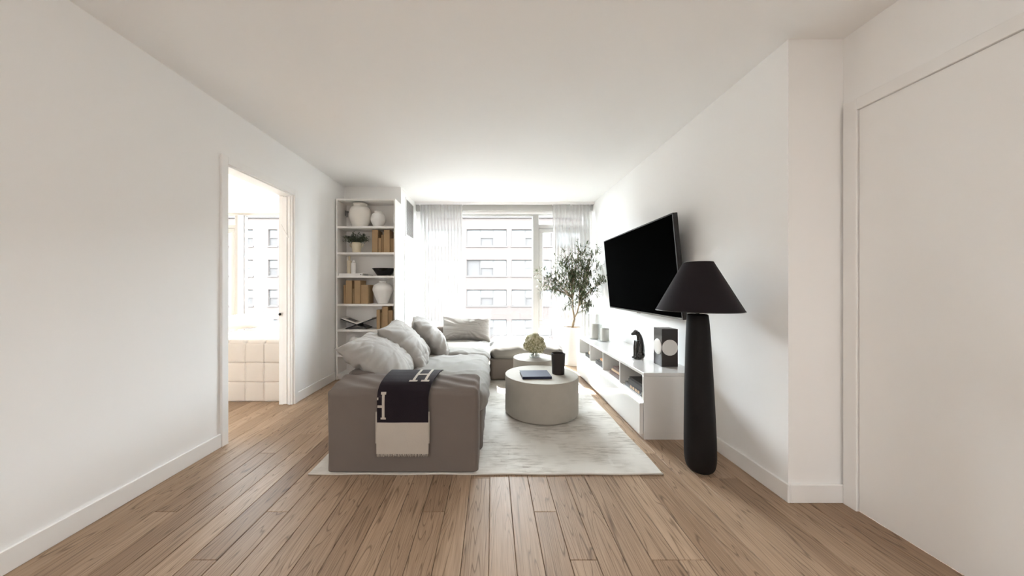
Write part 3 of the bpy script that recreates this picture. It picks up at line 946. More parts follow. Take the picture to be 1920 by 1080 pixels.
kraft_row(4, [(706.0, 712.4, 581, .01, KRAFT, 'kraft-wrapped book at the left, next to the book stand,'),
              (712.7, 715.8, 586, .03, KRAFT2, 'very thin low kraft-wrapped book'),
              (716.1, 727.2, 575, 0, KRAFT, 'tall wide kraft-wrapped book'),
              (727.8, 736.0, 582, .01, KRAFT2, 'dark kraft-wrapped book against the right panel')], 'on lowest filled shelf')

# third shelf: flat books, two bottles, black bowl
z = SZ[2] + S0
book('flat_book', 'white book lying flat under the two slim bottles', -1.958, -1.655, 4.15, 4.345, z, z + .030, plain('white_cover', (.80, .78, .75), .5), WPAPER, 'f')
bm = bmesh.new(); box(bm, -1.69, -1.678, 4.1492, 4.15, z + .011, z + .020)
o = boxo('dark_spot', BLACK, None, -1.682, -1.672, 4.1485, 4.1497, z + .010, z + .019); bm.free()
fb = [q for q in bpy.data.objects if q.name == 'flat_book'][0]
o.parent = fb; o.location = o.location - fb.location; o.name = 'spine_mark'
book('grey_book', 'thin grey book lying flat between white book and black bowl', -1.65, -1.60, 4.19, 4.38, z, z + .016, plain('grey_cover', (.24, .235, .23), .6), WPAPER, 'f')
def bottle(label, x, y, z, r, h, nr, nh, m):
    bm = bmesh.new()
    lathe(bm, smooth_prof([(r * .9, 0), (r, .006), (r, h - nh - .02), (r * .92, h - nh - .006), (nr, h - nh + .006), (nr, h - .006), (nr * .8, h)], 4), x, y, z, 24, cap_top=True)
    root = empty('bottle', (x, y, z), label, 'bottle')
    obj('body', bm, m, root, True, angle=50)
    bm = bmesh.new(); lathe(bm, [(nr * 1.08, 0), (nr * 1.08, .014), (nr * .9, .018)], x, y, z + h - .017, 20, cap_top=True)
    obj('lip', bm, m, root, True, angle=40)
bottle('taller slim beige bottle standing on the flat white book', -1.867, 4.25, z + .0305, .030, .228, .014, .055, STONEWARE)
bottle('shorter slim white bottle standing on the flat white book', -1.797, 4.215, z + .0305, .031, .172, .012, .030, CERAMIC2)
bm = bmesh.new()
lathe(bm, [(.075, 0), (.085, .004), (.130, .07), (.155, .10), (.150, .10), (.124, .07), (.078, .012), (.01, .010)], -1.418, 4.262, z, 44, sx=1.0, sy=.78)
o = obj('serving_bowl', bm, BLACK, None, True, angle=40); tag(o, 'wide black bowl at the right of the third shelf', 'bowl')

# book stand with open book
z = SZ[4] + S0
bs = empty('book_stand', (-1.73, 4.25, z), 'black folding X-shaped book stand on the bookcase', 'book stand')
cxs, cz_ = -1.755, z + .055
def slab(name, m, parent, p0, p1, y0, y1, th):
    a, b = Vector(p0), Vector(p1); d = (b - a).normalized(); n = Vector((-d.z, 0, d.x)) * th
    bm = bmesh.new()
    vs = []
    for y in (y0, y1):
        for q in (a, b, b + n, a + n): vs.append(bm.verts.new((q.x, y, q.z)))
    for f in ((0, 1, 2, 3), (7, 6, 5, 4), (0, 4, 5, 1), (1, 5, 6, 2), (2, 6, 7, 3), (3, 7, 4, 0)): bm.faces.new([vs[i] for i in f])
    return obj(name, bm, m, parent)
XC = -1.742
slab('stand_board', BLACK, bs, (XC - .205, 0, z + .125), (XC + .135, 0, z + .001), 4.17, 4.36, .010)
slab('stand_board', BLACK, bs, (XC - .135, 0, z + .001), (XC + .205, 0, z + .125), 4.162, 4.352, .010)
ob = empty('open_book', (XC, 4.25, z + .065), 'open book with a dark photograph resting on the black stand', 'book')
slab('page_block', WPAPER, ob, (XC - .196, 0, z + .134), (XC - .002, 0, z + .0635), 4.175, 4.345, .012)
slab('page_block', WPAPER, ob, (XC + .002, 0, z + .0635), (XC + .196, 0, z + .134), 4.175, 4.345, .012)
slab('printed_photo', plain('print_dark', (.10, .09, .085), .6, var=.6, vscale=22), ob, (XC - .150, 0, z + .1305), (XC - .03, 0, z + .0865), 4.20, 4.325, .0008)

# white figurine on the shelf below
z = SZ[5] + S0
bm = bmesh.new()
fx, fy = -1.755, 4.25
ball(bm, (fx - .055, fy, z + .155), .068, 1, .9, 1.0); ball(bm, (fx + .02, fy, z + .14), .07, 1.1, .9, .95)
ball(bm, (fx - .01, fy, z + .06), .085, 1.1, .9, .8)
tube(bm, [(fx + .05, fy, z + .15), (fx + .085, fy, z + .18), (fx + .092, fy, z + .21), (fx + .102, fy, z + .238)], [.03, .022, .016, .006], 12)
ball(bm, (fx - .03, fy, z + .012), .075, 1.2, 1, .16)
o = obj('ceramic_figurine', bm, CERAMIC2, None, True); tag(o, 'small white rounded figurine on bookcase shelf behind the sofa cushions', 'figurine')
md = o.modifiers.new('remesh', 'REMESH'); md.mode = 'VOXEL'; md.voxel_size = .007; md.use_smooth_shade = True

# ------------------------------------------------------------------ rug
RZ = .012
rug = empty('area_rug', (-.04, 3.5, 0), 'large pale distressed rug under the sofa and tables', 'rug')
bm = bmesh.new()
rx0, rx1, ry0, ry1 = -1.149, 1.068, 2.034, 4.98
nx, ny = 60, 60
g = {}
for i in range(nx + 1):
    for j in range(ny + 1):
        x = rx0 + (rx1 - rx0) * i / nx; y = ry0 + (ry1 - ry0) * j / ny
        if i == nx: x += .004 * math.sin(y * 9)
        if j == 0: y += .003 * math.sin(x * 14)
        g[(i, j)] = bm.verts.new((x, y, RZ - (.004 if i in (0, nx) or j in (0, ny) else 0)))
for i in range(nx):
    for j in range(ny): bm.faces.new((g[(i, j)], g[(i + 1, j)], g[(i + 1, j + 1)], g[(i, j + 1)]))
ed = [g[(i, 0)] for i in range(nx + 1)] + [g[(nx, j)] for j in range(1, ny + 1)] + [g[(i, ny)] for i in range(nx - 1, -1, -1)] + [g[(0, j)] for j in range(ny - 1, 0, -1)]
lo = [bm.verts.new((p.co.x, p.co.y, .0006)) for p in ed]
for i in range(len(ed)):
    j = (i + 1) % len(ed); bm.faces.new((ed[i], lo[i], lo[j], ed[j]))
obj('pile', bm, RUG, rug)
bm = bmesh.new()
tube(bm, [(rx0 + (rx1 - rx0) * i / 40, ry0 + .003 * math.sin((rx0 + (rx1 - rx0) * i / 40) * 14), .0062) for i in range(41)], .0055, 6)
obj('binding', bm, RUGEDGE, rug, True)

# ------------------------------------------------------------------ sectional sofa
sofa = empty('sectional_sofa', (-.56, 3.4, RZ), 'long grey slipcovered sofa with plump loose cushions', 'sofa')
def foldA(w, nrm, s):
    # drape folds that fan out from the top corners down the front
    q = 0.0
    if nrm.y < -.3:
        q += .006 * math.sin((w.x * 2.3 * (1 if s.x < 0 else -1) + w.z) * 30) * max(0, s.z) ** 3 * max(0, abs(s.x) - .4)
    if nrm.z > .3:
        q += .0035 * math.sin((w.x * 1.2 + w.y * 2.6) * 22 + 3 * noise.noise(w * 3))
    return q
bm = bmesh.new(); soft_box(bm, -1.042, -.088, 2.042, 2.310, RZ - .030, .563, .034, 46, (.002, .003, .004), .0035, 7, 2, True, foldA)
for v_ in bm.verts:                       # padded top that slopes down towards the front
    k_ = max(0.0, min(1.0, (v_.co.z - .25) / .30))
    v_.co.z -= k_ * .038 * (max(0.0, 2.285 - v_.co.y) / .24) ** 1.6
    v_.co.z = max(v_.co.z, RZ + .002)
obj('arm', bm, SOFA_SHADED, sofa, True)
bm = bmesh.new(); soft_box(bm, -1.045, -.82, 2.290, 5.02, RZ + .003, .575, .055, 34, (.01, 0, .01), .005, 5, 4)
obj('backrest', bm, SOFA_SHADED, sofa, True)
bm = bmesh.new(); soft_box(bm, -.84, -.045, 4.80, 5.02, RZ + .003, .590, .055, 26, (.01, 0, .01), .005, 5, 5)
obj('backrest', bm, SOFA_SHADED, sofa, True)
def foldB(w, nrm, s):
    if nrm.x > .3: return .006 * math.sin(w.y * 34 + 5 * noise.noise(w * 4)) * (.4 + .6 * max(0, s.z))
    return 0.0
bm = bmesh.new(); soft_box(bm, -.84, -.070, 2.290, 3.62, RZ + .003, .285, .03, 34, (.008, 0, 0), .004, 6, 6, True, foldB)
obj('base', bm, SOFA_SHADED, sofa, True)
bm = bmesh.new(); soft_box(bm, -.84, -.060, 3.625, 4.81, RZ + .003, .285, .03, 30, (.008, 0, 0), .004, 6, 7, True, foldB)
obj('base', bm, SOFA_SHADED, sofa, True)
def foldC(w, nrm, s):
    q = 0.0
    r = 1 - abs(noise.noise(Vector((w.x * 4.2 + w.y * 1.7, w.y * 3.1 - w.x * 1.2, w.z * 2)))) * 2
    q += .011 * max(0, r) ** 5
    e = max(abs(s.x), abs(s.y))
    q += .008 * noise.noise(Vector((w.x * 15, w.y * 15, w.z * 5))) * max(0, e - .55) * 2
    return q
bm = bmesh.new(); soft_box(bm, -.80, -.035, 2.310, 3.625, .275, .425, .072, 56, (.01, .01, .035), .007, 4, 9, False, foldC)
obj('seat_cushion', bm, SEAT_HALF_LIT, sofa, True)
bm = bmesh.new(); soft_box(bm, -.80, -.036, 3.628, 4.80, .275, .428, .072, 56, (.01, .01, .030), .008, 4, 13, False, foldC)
obj('seat_cushion', bm, SEAT_HALF_LIT, sofa, True)

def lean_pillow(centre, L, H, T, theta, yaw, seed, m=PILLOW_LIT, roll=0.0, **kw):
    th = math.radians(theta)
    rot = Matrix.Rotation(math.radians(yaw), 3, 'Z')
    U = rot @ Vector((0, 1, 0)); V = rot @ Vector((-math.sin(th), 0, math.cos(th))); Nn = rot @ Vector((math.cos(th), 0, math.sin(th)))
    rr_ = Matrix.Rotation(math.radians(roll), 3, Nn); U = rr_ @ U; V = rr_ @ V
    bm = bmesh.new(); pillow(bm, centre, U, V, Nn, L, H, T, seed, **kw)
    return obj('back_cushion', bm, m, sofa, True)
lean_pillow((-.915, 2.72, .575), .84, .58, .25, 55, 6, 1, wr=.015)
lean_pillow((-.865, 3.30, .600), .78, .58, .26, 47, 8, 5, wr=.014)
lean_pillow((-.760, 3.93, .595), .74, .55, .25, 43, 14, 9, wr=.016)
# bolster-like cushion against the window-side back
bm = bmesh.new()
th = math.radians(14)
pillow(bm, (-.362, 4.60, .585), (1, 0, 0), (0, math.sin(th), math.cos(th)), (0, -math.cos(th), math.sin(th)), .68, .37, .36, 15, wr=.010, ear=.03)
obj('back_cushion', bm, PILLOW_LIT, sofa, True)

ot = empty('sofa_ottoman', (.415, 4.5, RZ), 'grey slipcovered ottoman module in front of the window', 'ottoman')
bm = bmesh.new(); soft_box(bm, -.030, .870, 4.045, 5.00, RZ + .003, .285, .03, 30, (0, .006, 0), .004, 6, 17, True, foldB)
obj('base', bm, SOFA_SHADED, ot, True)
bm = bmesh.new(); soft_box(bm, -.022, .885, 4.025, 5.00, .278, .425, .073, 56, (.01, .014, .05), .008, 4, 21, False, foldC)
obj('seat_cushion', bm, SEAT_HALF_LIT, ot, True)

# ------------------------------------------------------------------ throw over the sofa arm
throw = empty('throw_blanket', (-.56, 2.04, .13), 'folded navy and cream throw with white letters over the sofa arm', 'blanket')
AY0 = 2.036
PROF = [(2.36, .510), (2.335, .540), (2.31, .561), (2.27, .5695), (2.22, .5675), (2.17, .5620), (2.12, .553), (2.085, .544), (2.062, .533), (2.046, .517), (2.038, .495), (AY0, .46), (AY0, .05)]
PSEG = []
_s = 0.0
for _a, _b in zip(PROF[:-1], PROF[1:]):
    _l = math.hypot(_b[0] - _a[0], _b[1] - _a[1]); PSEG.append((_s, _l, _a, _b)); _s += _l
S0F = PSEG[3][0]                     # s = 0 at the back of the arm's top
def _pt(s):
    s += S0F
    for (a, l, p, q) in PSEG:
        if s <= a + l or (a, l, p, q) == PSEG[-1]:
            t = (s - a) / l
            return p[0] + (q[0] - p[0]) * t, p[1] + (q[1] - p[1]) * t
def path(off, s):
    """position on the draped line at arc length s (0 = back of the arm's top); off = distance above the sofa"""
    y, z = _pt(s)
    e = .022
    y0, z0 = _pt(s - e); y1, z1 = _pt(s + e)
    d = Vector((0, y1 - y0, z1 - z0)).normalized()
    n = Vector((0, d.z, -d.y))
    return Vector((0, y, z)) + n * off, n
def S_of_z(z, off):
    return PSEG[-1][0] + (.46 - z) - S0F
def sheet(name, m, xa, xb, s0, s1, off, thick, n=40, wob=.0, parent=throw, skew=0.0, top_in=0.0):
    """a strip of cloth with thickness; xa, xb left and right limits"""
    bm = bmesh.new(); g = {}
    nu = 12
    for lay_ in (0, 1):
        for k in range(n + 1):
            s = s0 + (s1 - s0) * k / n
            p, nr = path(off + lay_ * thick, s)
            for i in range(nu + 1):
                u = i / nu
                x = xa + (xb - xa) * u + skew * (s - .25) + top_in * max(0, .27 - s) * (1 if u > .5 else .25)
                w = wob * noise.noise(Vector((x * 9, s * 5, off * 50)))
                g[(lay_, k, i)] = bm.verts.new((x, p.y + nr.y * w, p.z + nr.z * w))
    for lay_ in (0, 1):
        for k in range(n):
            for i in range(nu):
                bm.faces.new((g[(lay_, k, i)], g[(lay_, k + 1, i)], g[(lay_, k + 1, i + 1)], g[(lay_, k, i + 1)]))
    for k in range(n):
        for i in (0, nu):
            bm.faces.new((g[(0, k, i)], g[(1, k, i)], g[(1, k + 1, i)], g[(0, k + 1, i)]))
    for i in range(nu):
        for k in (0, n):
            bm.faces.new((g[(0, k, i)], g[(0, k, i + 1)], g[(1, k, i + 1)], g[(1, k, i)]))
    return obj(name, bm, m, parent, True, angle=40)
XA, XB = -.712, -.396
zsplit, zend = .338, .145
sheet('navy_under_fold', NAVY, XA + .06, XB - .005, -.03, S_of_z(.128, .006), .006, .006)
sheet('cream_under_fold', CREAM, XA - .012, XB + .006, S_of_z(.40, .013), S_of_z(.205, .013), .013, .007)
sheet('navy_under_fold', NAVY, XA - .003, XB, -.03, S_of_z(.37, .013), .0125, .007, top_in=.13)
sheet('navy_panel', NAVY, XA, XB, -.035, S_of_z(zsplit, .021), .021, .007, 60, .003, top_in=.16)
sheet('cream_panel', CREAM, XA - .004, XB + .001, S_of_z(zsplit, .021), S_of_z(zend, .021), .0212, .007, 30, .003)
bm = bmesh.new()
nf = 58
for i in range(nf):
    x = XA - .002 + (XB - XA) * (i + .5) / nf
    tube(bm, [(x, AY0 - .0245, zend + .004), (x + R.uniform(-.002, .002), AY0 - .0255 + R.uniform(-.002, .002), zend - .008), (x + R.uniform(-.003, .003), AY0 - .025, zend - .019 + R.uniform(-.003, .003))], [.0022, .0022, .0014], 5)
o = obj('fringe', bm, CREAM, throw, True); o['kind'] = 'stuff'
def letter(strokes, x_of, s_of, off=.0284):
    """slab-serif strokes as thin raised wool, wrapped on the cloth"""
    bm = bmesh.new()
    for (u0, u1, v0, v1) in strokes:
        nu, nv = 3, 14
        g = {}
        for lay_ in (0, 1):
            for i in range(nu + 1):
                for j in range(nv + 1):
                    u = u0 + (u1 - u0) * i / nu; v_ = v0 + (v1 - v0) * j / nv
                    s = s_of(v_)
                    p, nr = path(off + lay_ * .0016, s)
                    x = x_of(u, s)
                    w = .003 * noise.noise(Vector((x * 9, s * 5, .021 * 50)))
                    g[(lay_, i, j)] = bm.verts.new((x, p.y + nr.y * w, p.z + nr.z * w))
        for i in range(nu):
            for j in range(nv):
                bm.faces.new((g[(1, i, j)], g[(1, i + 1, j)], g[(1, i + 1, j + 1)], g[(1, i, j + 1)]))
        for i in range(nu):
            for j in (0, nv): bm.faces.new((g[(0, i, j)], g[(0, i + 1, j)], g[(1, i + 1, j)], g[(1, i, j)]))
        for j in range(nv):
            for i in (0, nu): bm.faces.new((g[(0, i, j)], g[(0, i, j + 1)], g[(1, i, j + 1)], g[(1, i, j)]))
    o = obj('letter_h', bm, CREAM, throw); return o
# letter wrapping round the left fold: right stem, cross bar and a hint of the left stem
zt, zb_ = .512, .358
H1 = [(.030, .046, 0, 1), (.022, .054, .93, 1), (.022, .054, 0, .07), (.002, .030, .46, .56), (.000, .007, .76, .84)]
letter(H1, lambda u, s: XA + .001 + u, lambda v: S_of_z(zb_ + (zt - zb_) * v, .021))
# letter lying on top of the arm
H2 = [(.018, .034, 0, 1), (.094, .110, 0, 1), (.0, .052, 0, .08), (.076, .128, 0, .08), (.034, .094, .45, .55)]
letter(H2, lambda u, s: -.540 + u + .16 * max(0, .27 - s) * .55, lambda v: .186 - .19 * v)

# ------------------------------------------------------------------ coffee tables and what stands on them
def drum(label, x, y, r, h):
    root = empty('drum_table', (x, y, RZ), label, 'coffee table', 'round concrete drum tables')
    bm = bmesh.new(); lathe(bm, [(r - .03, 0), (r - .02, .004), (r - .015, .012), (r - .002, .02), (r, .026), (r, h - .006)], x, y, RZ, 96, cap_top=True)
    obj('drum_body', bm, CONCRETE, root, True, angle=30)
    bm = bmesh.new(); lathe(bm, [(r - .0005, h - .006), (r, h - .0055), (r, h - .003), (r - .003, h)], x, y, RZ, 96, cap_top=True)
    obj('tabletop', bm, CONCRETE, root, True, angle=30)
TX, TY, TR, TZ = .458, 3.04, .336, .365
drum('larger round concrete drum table in front, with book and candle', TX, TY, TR, TZ - RZ)
TX2, TY2, TR2, TZ2 = .472, 3.70, .232, .379
drum('smaller round concrete drum table behind, with the hydrangea', TX2, TY2, TR2, TZ2 - RZ)
b = book('coffee_table_book', 'dark navy hardcover book lying on the larger drum table', .262, .522, 2.862, 3.085, TZ + .0008, TZ + .022, NAVYBOOK, WPAPER, 'f')
b.rotation_euler = (0, 0, math.radians(2))
bm = bmesh.new()
lathe(bm, smooth_prof([(.052, 0), (.057, .006), (.060, .09), (.0655, .182), (.0655, .188), (.062, .190), (.058, .185), (.055, .10), (.054, .095)], 4), 0, 0, 0, 40)
mug = empty('candle_vessel', (.617, 3.045, TZ + .0008), 'dark brown candle vessel beside the navy book', 'candle')
for v_ in bm.verts: v_.co += Vector((.617, 3.045, TZ + .0008))
obj('vessel', bm, MUG, mug, True, angle=45)
bm = bmesh.new(); lathe(bm, [(.0535, 0), (.0535, .002), (.002, .003)], .617, 3.045, TZ + .098, 32); obj('wax', bm, plain('dark_wax', (.05, .04, .035), .5), mug, True)
# hydrangea
HX, HY, HZ = .480, 3.70, TZ2 + .0008
vs_ = empty('glass_vase', (HX, HY, HZ), 'low clear glass vase holding the hydrangea', 'vase')
bm = bmesh.new()
lathe(bm, [(.058, 0), (.062, .004), (.060, .05), (.056, .095), (.053, .095), (.057, .05), (.057, .012), (.002, .010)], HX, HY, HZ, 36)
obj('vase_glass', bm, CLEAR, vs_, True, angle=40)
bm = bmesh.new(); lathe(bm, [(.002, .011), (.0565, .0115), (.0562, .03), (.002, .0305)], HX, HY, HZ, 32, cap_bottom=False)
obj('water', bm, CLEAR, vs_, True, angle=40)
hy = empty('hydrangea', (HX, HY, HZ + .012), 'round pale green hydrangea head in the glass vase', 'flower')
bm = bmesh.new()
for a in range(6):
    q = a * 1.05
    tube(bm, [(HX + .035 * math.cos(q), HY + .035 * math.sin(q), HZ + .014), (HX + .02 * math.cos(q), HY + .02 * math.sin(q), HZ + .09), (HX + .03 * math.cos(q), HY + .03 * math.sin(q), HZ + .15)], .004, 6)
obj('stems', bm, STEM, hy, True)
bm = bmesh.new()
rg = random.Random(5)
lobes = [(0, 0, .150, .106), (.068, -.02, .135, .058), (-.070, -.015, .135, .058), (.02, -.075, .130, .055), (-.03, -.06, .175, .055), (.045, -.05, .19, .052), (0, 0, .215, .062), (-.055, .01, .195, .052), (.062, .02, .18, .052), (0, .06, .15, .06), (-.04, -.07, .11, .045), (.05, -.06, .10, .045)]
for (lx, ly, lz, lr) in lobes:
    ball(bm, (HX + lx, HY + ly, HZ + lz), lr * .9, u=18, v=12)
obj('flower_core', bm, plain('hydrangea_core', (.30, .28, .15), .9), hy, True)
bm = bmesh.new()
for (lx, ly, lz, lr) in lobes:
    c = Vector((HX + lx, HY + ly, HZ + lz))
    n_ = int(1500 * (lr / .088) ** 2 / 4)
    for i in range(n_):
        d = Vector((rg.gauss(0, 1), rg.gauss(0, 1), rg.gauss(0.15, 1))).normalized()
        p = c + d * lr * rg.uniform(.93, 1.02)
        if any((p - Vector((HX + a, HY + b_, HZ + cc))).length < rr2 * .9 for a, b_, cc, rr2 in lobes): continue
        t1 = d.cross(Vector((rg.gauss(0, 1), rg.gauss(0, 1), rg.gauss(0, 1)))).normalized(); t2 = d.cross(t1)
        sz = rg.uniform(.009, .013)
        c0 = bm.verts.new(p)
        for k_ in range(4):
            a = k_ * math.pi / 2
            u = t1 * math.cos(a) + t2 * math.sin(a); w_ = t1 * -math.sin(a) + t2 * math.cos(a)
            q1 = bm.verts.new(p + u * sz * .6 + w_ * sz * .45 + d * .002); q2 = bm.verts.new(p + u * sz * 1.05 + d * .003); q3 = bm.verts.new(p + u * sz * .6 - w_ * sz * .45 + d * .002)
            bm.faces.new((c0, q1, q2, q3))
o = obj('petals', bm, PETAL, hy); o['kind'] = 'stuff'

# ------------------------------------------------------------------ media console
CX0, CX1, CY0, CY1, CTOP = 1.163, 1.604, 2.50, 4.36, .515
mc = empty('media_console', ((CX0 + CX1) / 2, (CY0 + CY1) / 2, 0), 'long low glossy white media console under the television', 'console')
boxo('top_panel', LACQUER, mc, CX0, CX1, CY0, CY1, CTOP - .024, CTOP, .0015)
boxo('side_panel', LACQUER, mc, CX0, CX1, CY0, CY0 + .024, .052, CTOP - .0255, .001)
boxo('side_panel', LACQUER, mc, CX0, CX1, CY1 - .024, CY1, .052, CTOP - .0255, .001)
boxo('back_panel', LACQUER, mc, CX1 - .012, CX1, CY0 + .024, CY1 - .024, .052, CTOP - .025)
boxo('plinth', LACQUER, mc, CX0 + .008, CX1, CY0 + .006, CY1 - .006, .0, .052)
boxo('niche_floor', LACQUER, mc, CX0, CX1 - .012, CY0 + .024, CY1 - .024, .286, .304, .001)
divs = [CY0 + .024 + (CY1 - CY0 - .048) * k_ / 4 for k_ in (1, 2, 3)]
for dv in divs: boxo('divider', LACQUER, mc, CX0 + .002, CX1 - .012, dv - .010, dv + .010, .304, CTOP - .025, .001)
mid = (CY0 + CY1) / 2
for a, b_ in ((CY0 + .002, mid - .0015), (mid + .0015, CY1 - .002)):
    boxo('drawer_front', LACQUER, mc, CX0 - .030, CX0 - .002, a, b_, .045, .282, .0015)
boxo('drawer_rail', LACQUER, mc, CX0 - .002, CX0 + .016, CY0 + .024, CY1 - .024, .052, .286)
covers = [plain('cover_black', (.022, .018, .016), .45), plain('cover_charcoal', (.05, .045, .042), .5, var=.5, vscale=20), plain('cover_rust', (.33, .13, .07), .5),
          plain('cover_tan', (.50, .34, .21), .5, var=.15, vscale=18), plain('cover_brown', (.10, .06, .045), .5), plain('cover_orange', (.50, .24, .10), .5)]
nb = [CY0 + .024] + [d_ + .010 for d_ in divs]
def spine_print(root, x, y0, y1, z0, z1, m, n):
    """blocks of pale printed lettering-like bands on the spine"""
    bm = bmesh.new()
    for k_ in range(n):
        a = y0 + (y1 - y0) * (k_ + .15) / n; b_ = y0 + (y1 - y0) * (k_ + .85) / n
        box(bm, x - .0008, x, a, b_, z0, z1)
    obj('spine_print', bm, m, root)
zf = .3048
stacks = {
    0: [(.036, 1.185, 1.43, .06, .38, covers[0], 'thick black book with tan blocks on its spine at the bottom of the nearest niche'),
        (.030, 1.20, 1.42, .055, .345, covers[1], 'charcoal book in the middle of the stack in the nearest niche'),
        (.020, 1.205, 1.42, .05, .335, covers[0], 'thin black book topping the stack in the nearest niche')],
    1: [(.042, 1.185, 1.42, .03, .30, covers[4], 'dark brown book at the bottom of the second nearest niche'),
        (.016, 1.195, 1.41, .025, .27, covers[3], 'tan book in the middle of the second nearest niche'),
        (.026, 1.205, 1.41, .02, .265, covers[4], 'brown book topping the stack in the second nearest niche')],
    2: [(.040, 1.185, 1.42, .03, .29, covers[0], 'black book at the bottom of the third nearest niche'),
        (.020, 1.20, 1.41, .025, .24, covers[1], 'charcoal book in the middle of the third nearest niche'),
        (.022, 1.20, 1.40, .02, .18, covers[5], 'small orange book topping the stack in the third niche')],
    3: [(.040, 1.185, 1.42, .03, .25, covers[0], 'black book at the bottom of the farthest niche'),
        (.030, 1.20, 1.40, .02, .16, covers[3], 'tan book on top in the farthest niche')]}
for k_, st_ in stacks.items():
    z = zf
    for (h, xa, xb, ya_, yb_, m, lab) in st_:
        r_ = book('magazine_book', lab, xa, xb, nb[k_] + ya_, nb[k_] + yb_, z, z + h, m, WPAPER, '-x', 'books lying in the console niches')
        if 'blocks' in lab: spine_print(r_, xa, nb[k_] + ya_ + .03, nb[k_] + yb_ - .10, z + .008, z + h - .006, covers[3], 4)
        z += h + .0005

# glass hurricanes with candles
def hurricane(lab1, lab2, x, y, r, h, cr, ch):
    root = empty('glass_cylinder', (x, y, CTOP + .0006), lab1, 'candle holder', 'clear glass candle cylinders')
    bm = bmesh.new(); lathe(bm, [(r - .002, 0), (r, .003), (r, h), (r - .004, h), (r - .004, .008), (.002, .008)], x, y, CTOP + .0006, 48)
    obj('glass_wall', bm, CLEAR, root, True, angle=40)
    c = empty('pillar_candle', (x, y, CTOP + .0092), lab2, 'candle', 'white pillar candles in the cylinders')
    bm = bmesh.new(); lathe(bm, [(cr - .003, 0), (cr, .003), (cr, ch - .004), (cr - .004, ch), (.012, ch - .003), (.002, ch - .004)], x, y, CTOP + .0092, 36)
    obj('wax', bm, WAX, c, True, angle=40)
    bm = bmesh.new(); tube(bm, [(x, y, CTOP + ch + .005), (x + .001, y, CTOP + ch + .018)], .0015, 6); obj('wick', bm, BLACK, c)
hurricane('taller clear glass cylinder at the far end of the console', 'white pillar candle in the taller glass cylinder', 1.315, 4.16, .085, .315, .055, .185)
hurricane('shorter clear glass cylinder in front of the taller one', 'white pillar candle in the shorter glass cylinder', 1.373, 3.97, .078, .205, .050, .150)

# box sculpture with white globes
sc = empty('globe_sculpture', (1.468, 2.76, CTOP), 'dark rectangular box lamp with white round globes on its sides', 'sculpture')
gx0, gx1, gy0, gy1, gz0, gz1 = 1.403, 1.536, 2.692, 2.828, CTOP + .0006, CTOP + .312
boxo('box_body', BROWNBLACK, sc, gx0, gx1, gy0, gy1, gz0, gz1, .001)
for (cx, cy, sx, sy) in (((gx0 + gx1) / 2, gy0, 1, .16), (gx0, (gy0 + gy1) / 2, .16, 1)):
    bm = bmesh.new(); ball(bm, (cx, cy, (gz0 + gz1) / 2 + .002), .066, sx, sy, 1, 40, 24)
    obj('white_globe', bm, GLOBE, sc, True)

# panther
pn = empty('panther_figurine', (1.335, 3.0, CTOP), 'glossy black seated panther figurine on the console', 'figurine')
bm = bmesh.new()
PXc, PYc, PZ = 1.345, 3.0, CTOP + .0006
def pp(x, y, z): return (PXc + x, PYc + y, PZ + z)
tube(bm, [pp(.012, 0, .02), pp(.020, 0, .065), pp(.021, 0, .12), pp(.018, 0, .17), pp(.010, 0, .208), pp(-.004, 0, .234), pp(-.022, 0, .242)],
     [.034, .040, .035, .029, .024, .021, .020], 16)
ball(bm, pp(-.026, 0, .240), .0245, 1.05, .98, .95); ball(bm, pp(-.046, 0, .230), .0165, 1.15, 1, .9); ball(bm, pp(-.055, 0, .226), .011)
for s in (-1, 1):
    ball(bm, pp(-.018, s * .016, .259), .0085, .8, .8, 1)
    tube(bm, [pp(-.010, s * .016, .165), pp(-.022, s * .018, .10), pp(-.024, s * .018, .04), pp(-.026, s * .018, .010)], [.020, .014, .011, .011], 12)
    ball(bm, pp(-.034, s * .018, .010), .0125, 1.5, 1, .75)
    ball(bm, pp(.018, s * .026, .042), .034, 1.0, .7, 1.15); tube(bm, [pp(.012, s * .034, .012), pp(-.020, s * .036, .009)], [.012, .009], 10)
tube(bm, [pp(.045, 0, .02), pp(.05, .03, .011), pp(.03, .055, .010), pp(-.01, .055, .010)], [.011, .009, .008, .006], 10)
for v_ in bm.verts: v_.co.z = max(v_.co.z, PZ + .0005)
o = obj('panther_body', bm, PANTHER, pn, True)
md = o.modifiers.new('remesh', 'REMESH'); md.mode = 'VOXEL'; md.voxel_size = .0035; md.use_smooth_shade = True
md = o.modifiers.new('soften', 'SMOOTH'); md.iterations = 3

# ------------------------------------------------------------------ television
tv = empty('television', (1.55, 3.42, 1.34), 'large black flat television tilted down on the right wall', 'television')
TVY0, TVY1 = 2.615, 4.235
TH = .868; tilt = math.radians(5.4)
cz, cxm = 1.3415, 1.4905
def tvbox(name, m, a0, a1, b0, b1, t0, t1, bev=0.0):
    """a along the wall (y), b up the screen, t out of the screen face (positive = towards the wall)"""
    bm = bmesh.new(); box(bm, t0, t1, a0, a1, b0, b1, bev)
    rot = Matrix.Rotation(tilt, 3, 'Y').inverted()
    for v_ in bm.verts:
        q = rot @ Vector((v_.co.x, 0, v_.co.z)); v_.co = Vector((cxm + q.x, v_.co.y, cz + q.z))
    return obj(name, bm, m, tv)
tvbox('housing', BEZEL, TVY0, TVY1, -TH / 2, TH / 2, .006, .040, .003)
tvbox('screen', SCREEN, TVY0 + .014, TVY1 - .008, -TH / 2 + .016, TH / 2 - .010, .002, .0058)
bm = bmesh.new()
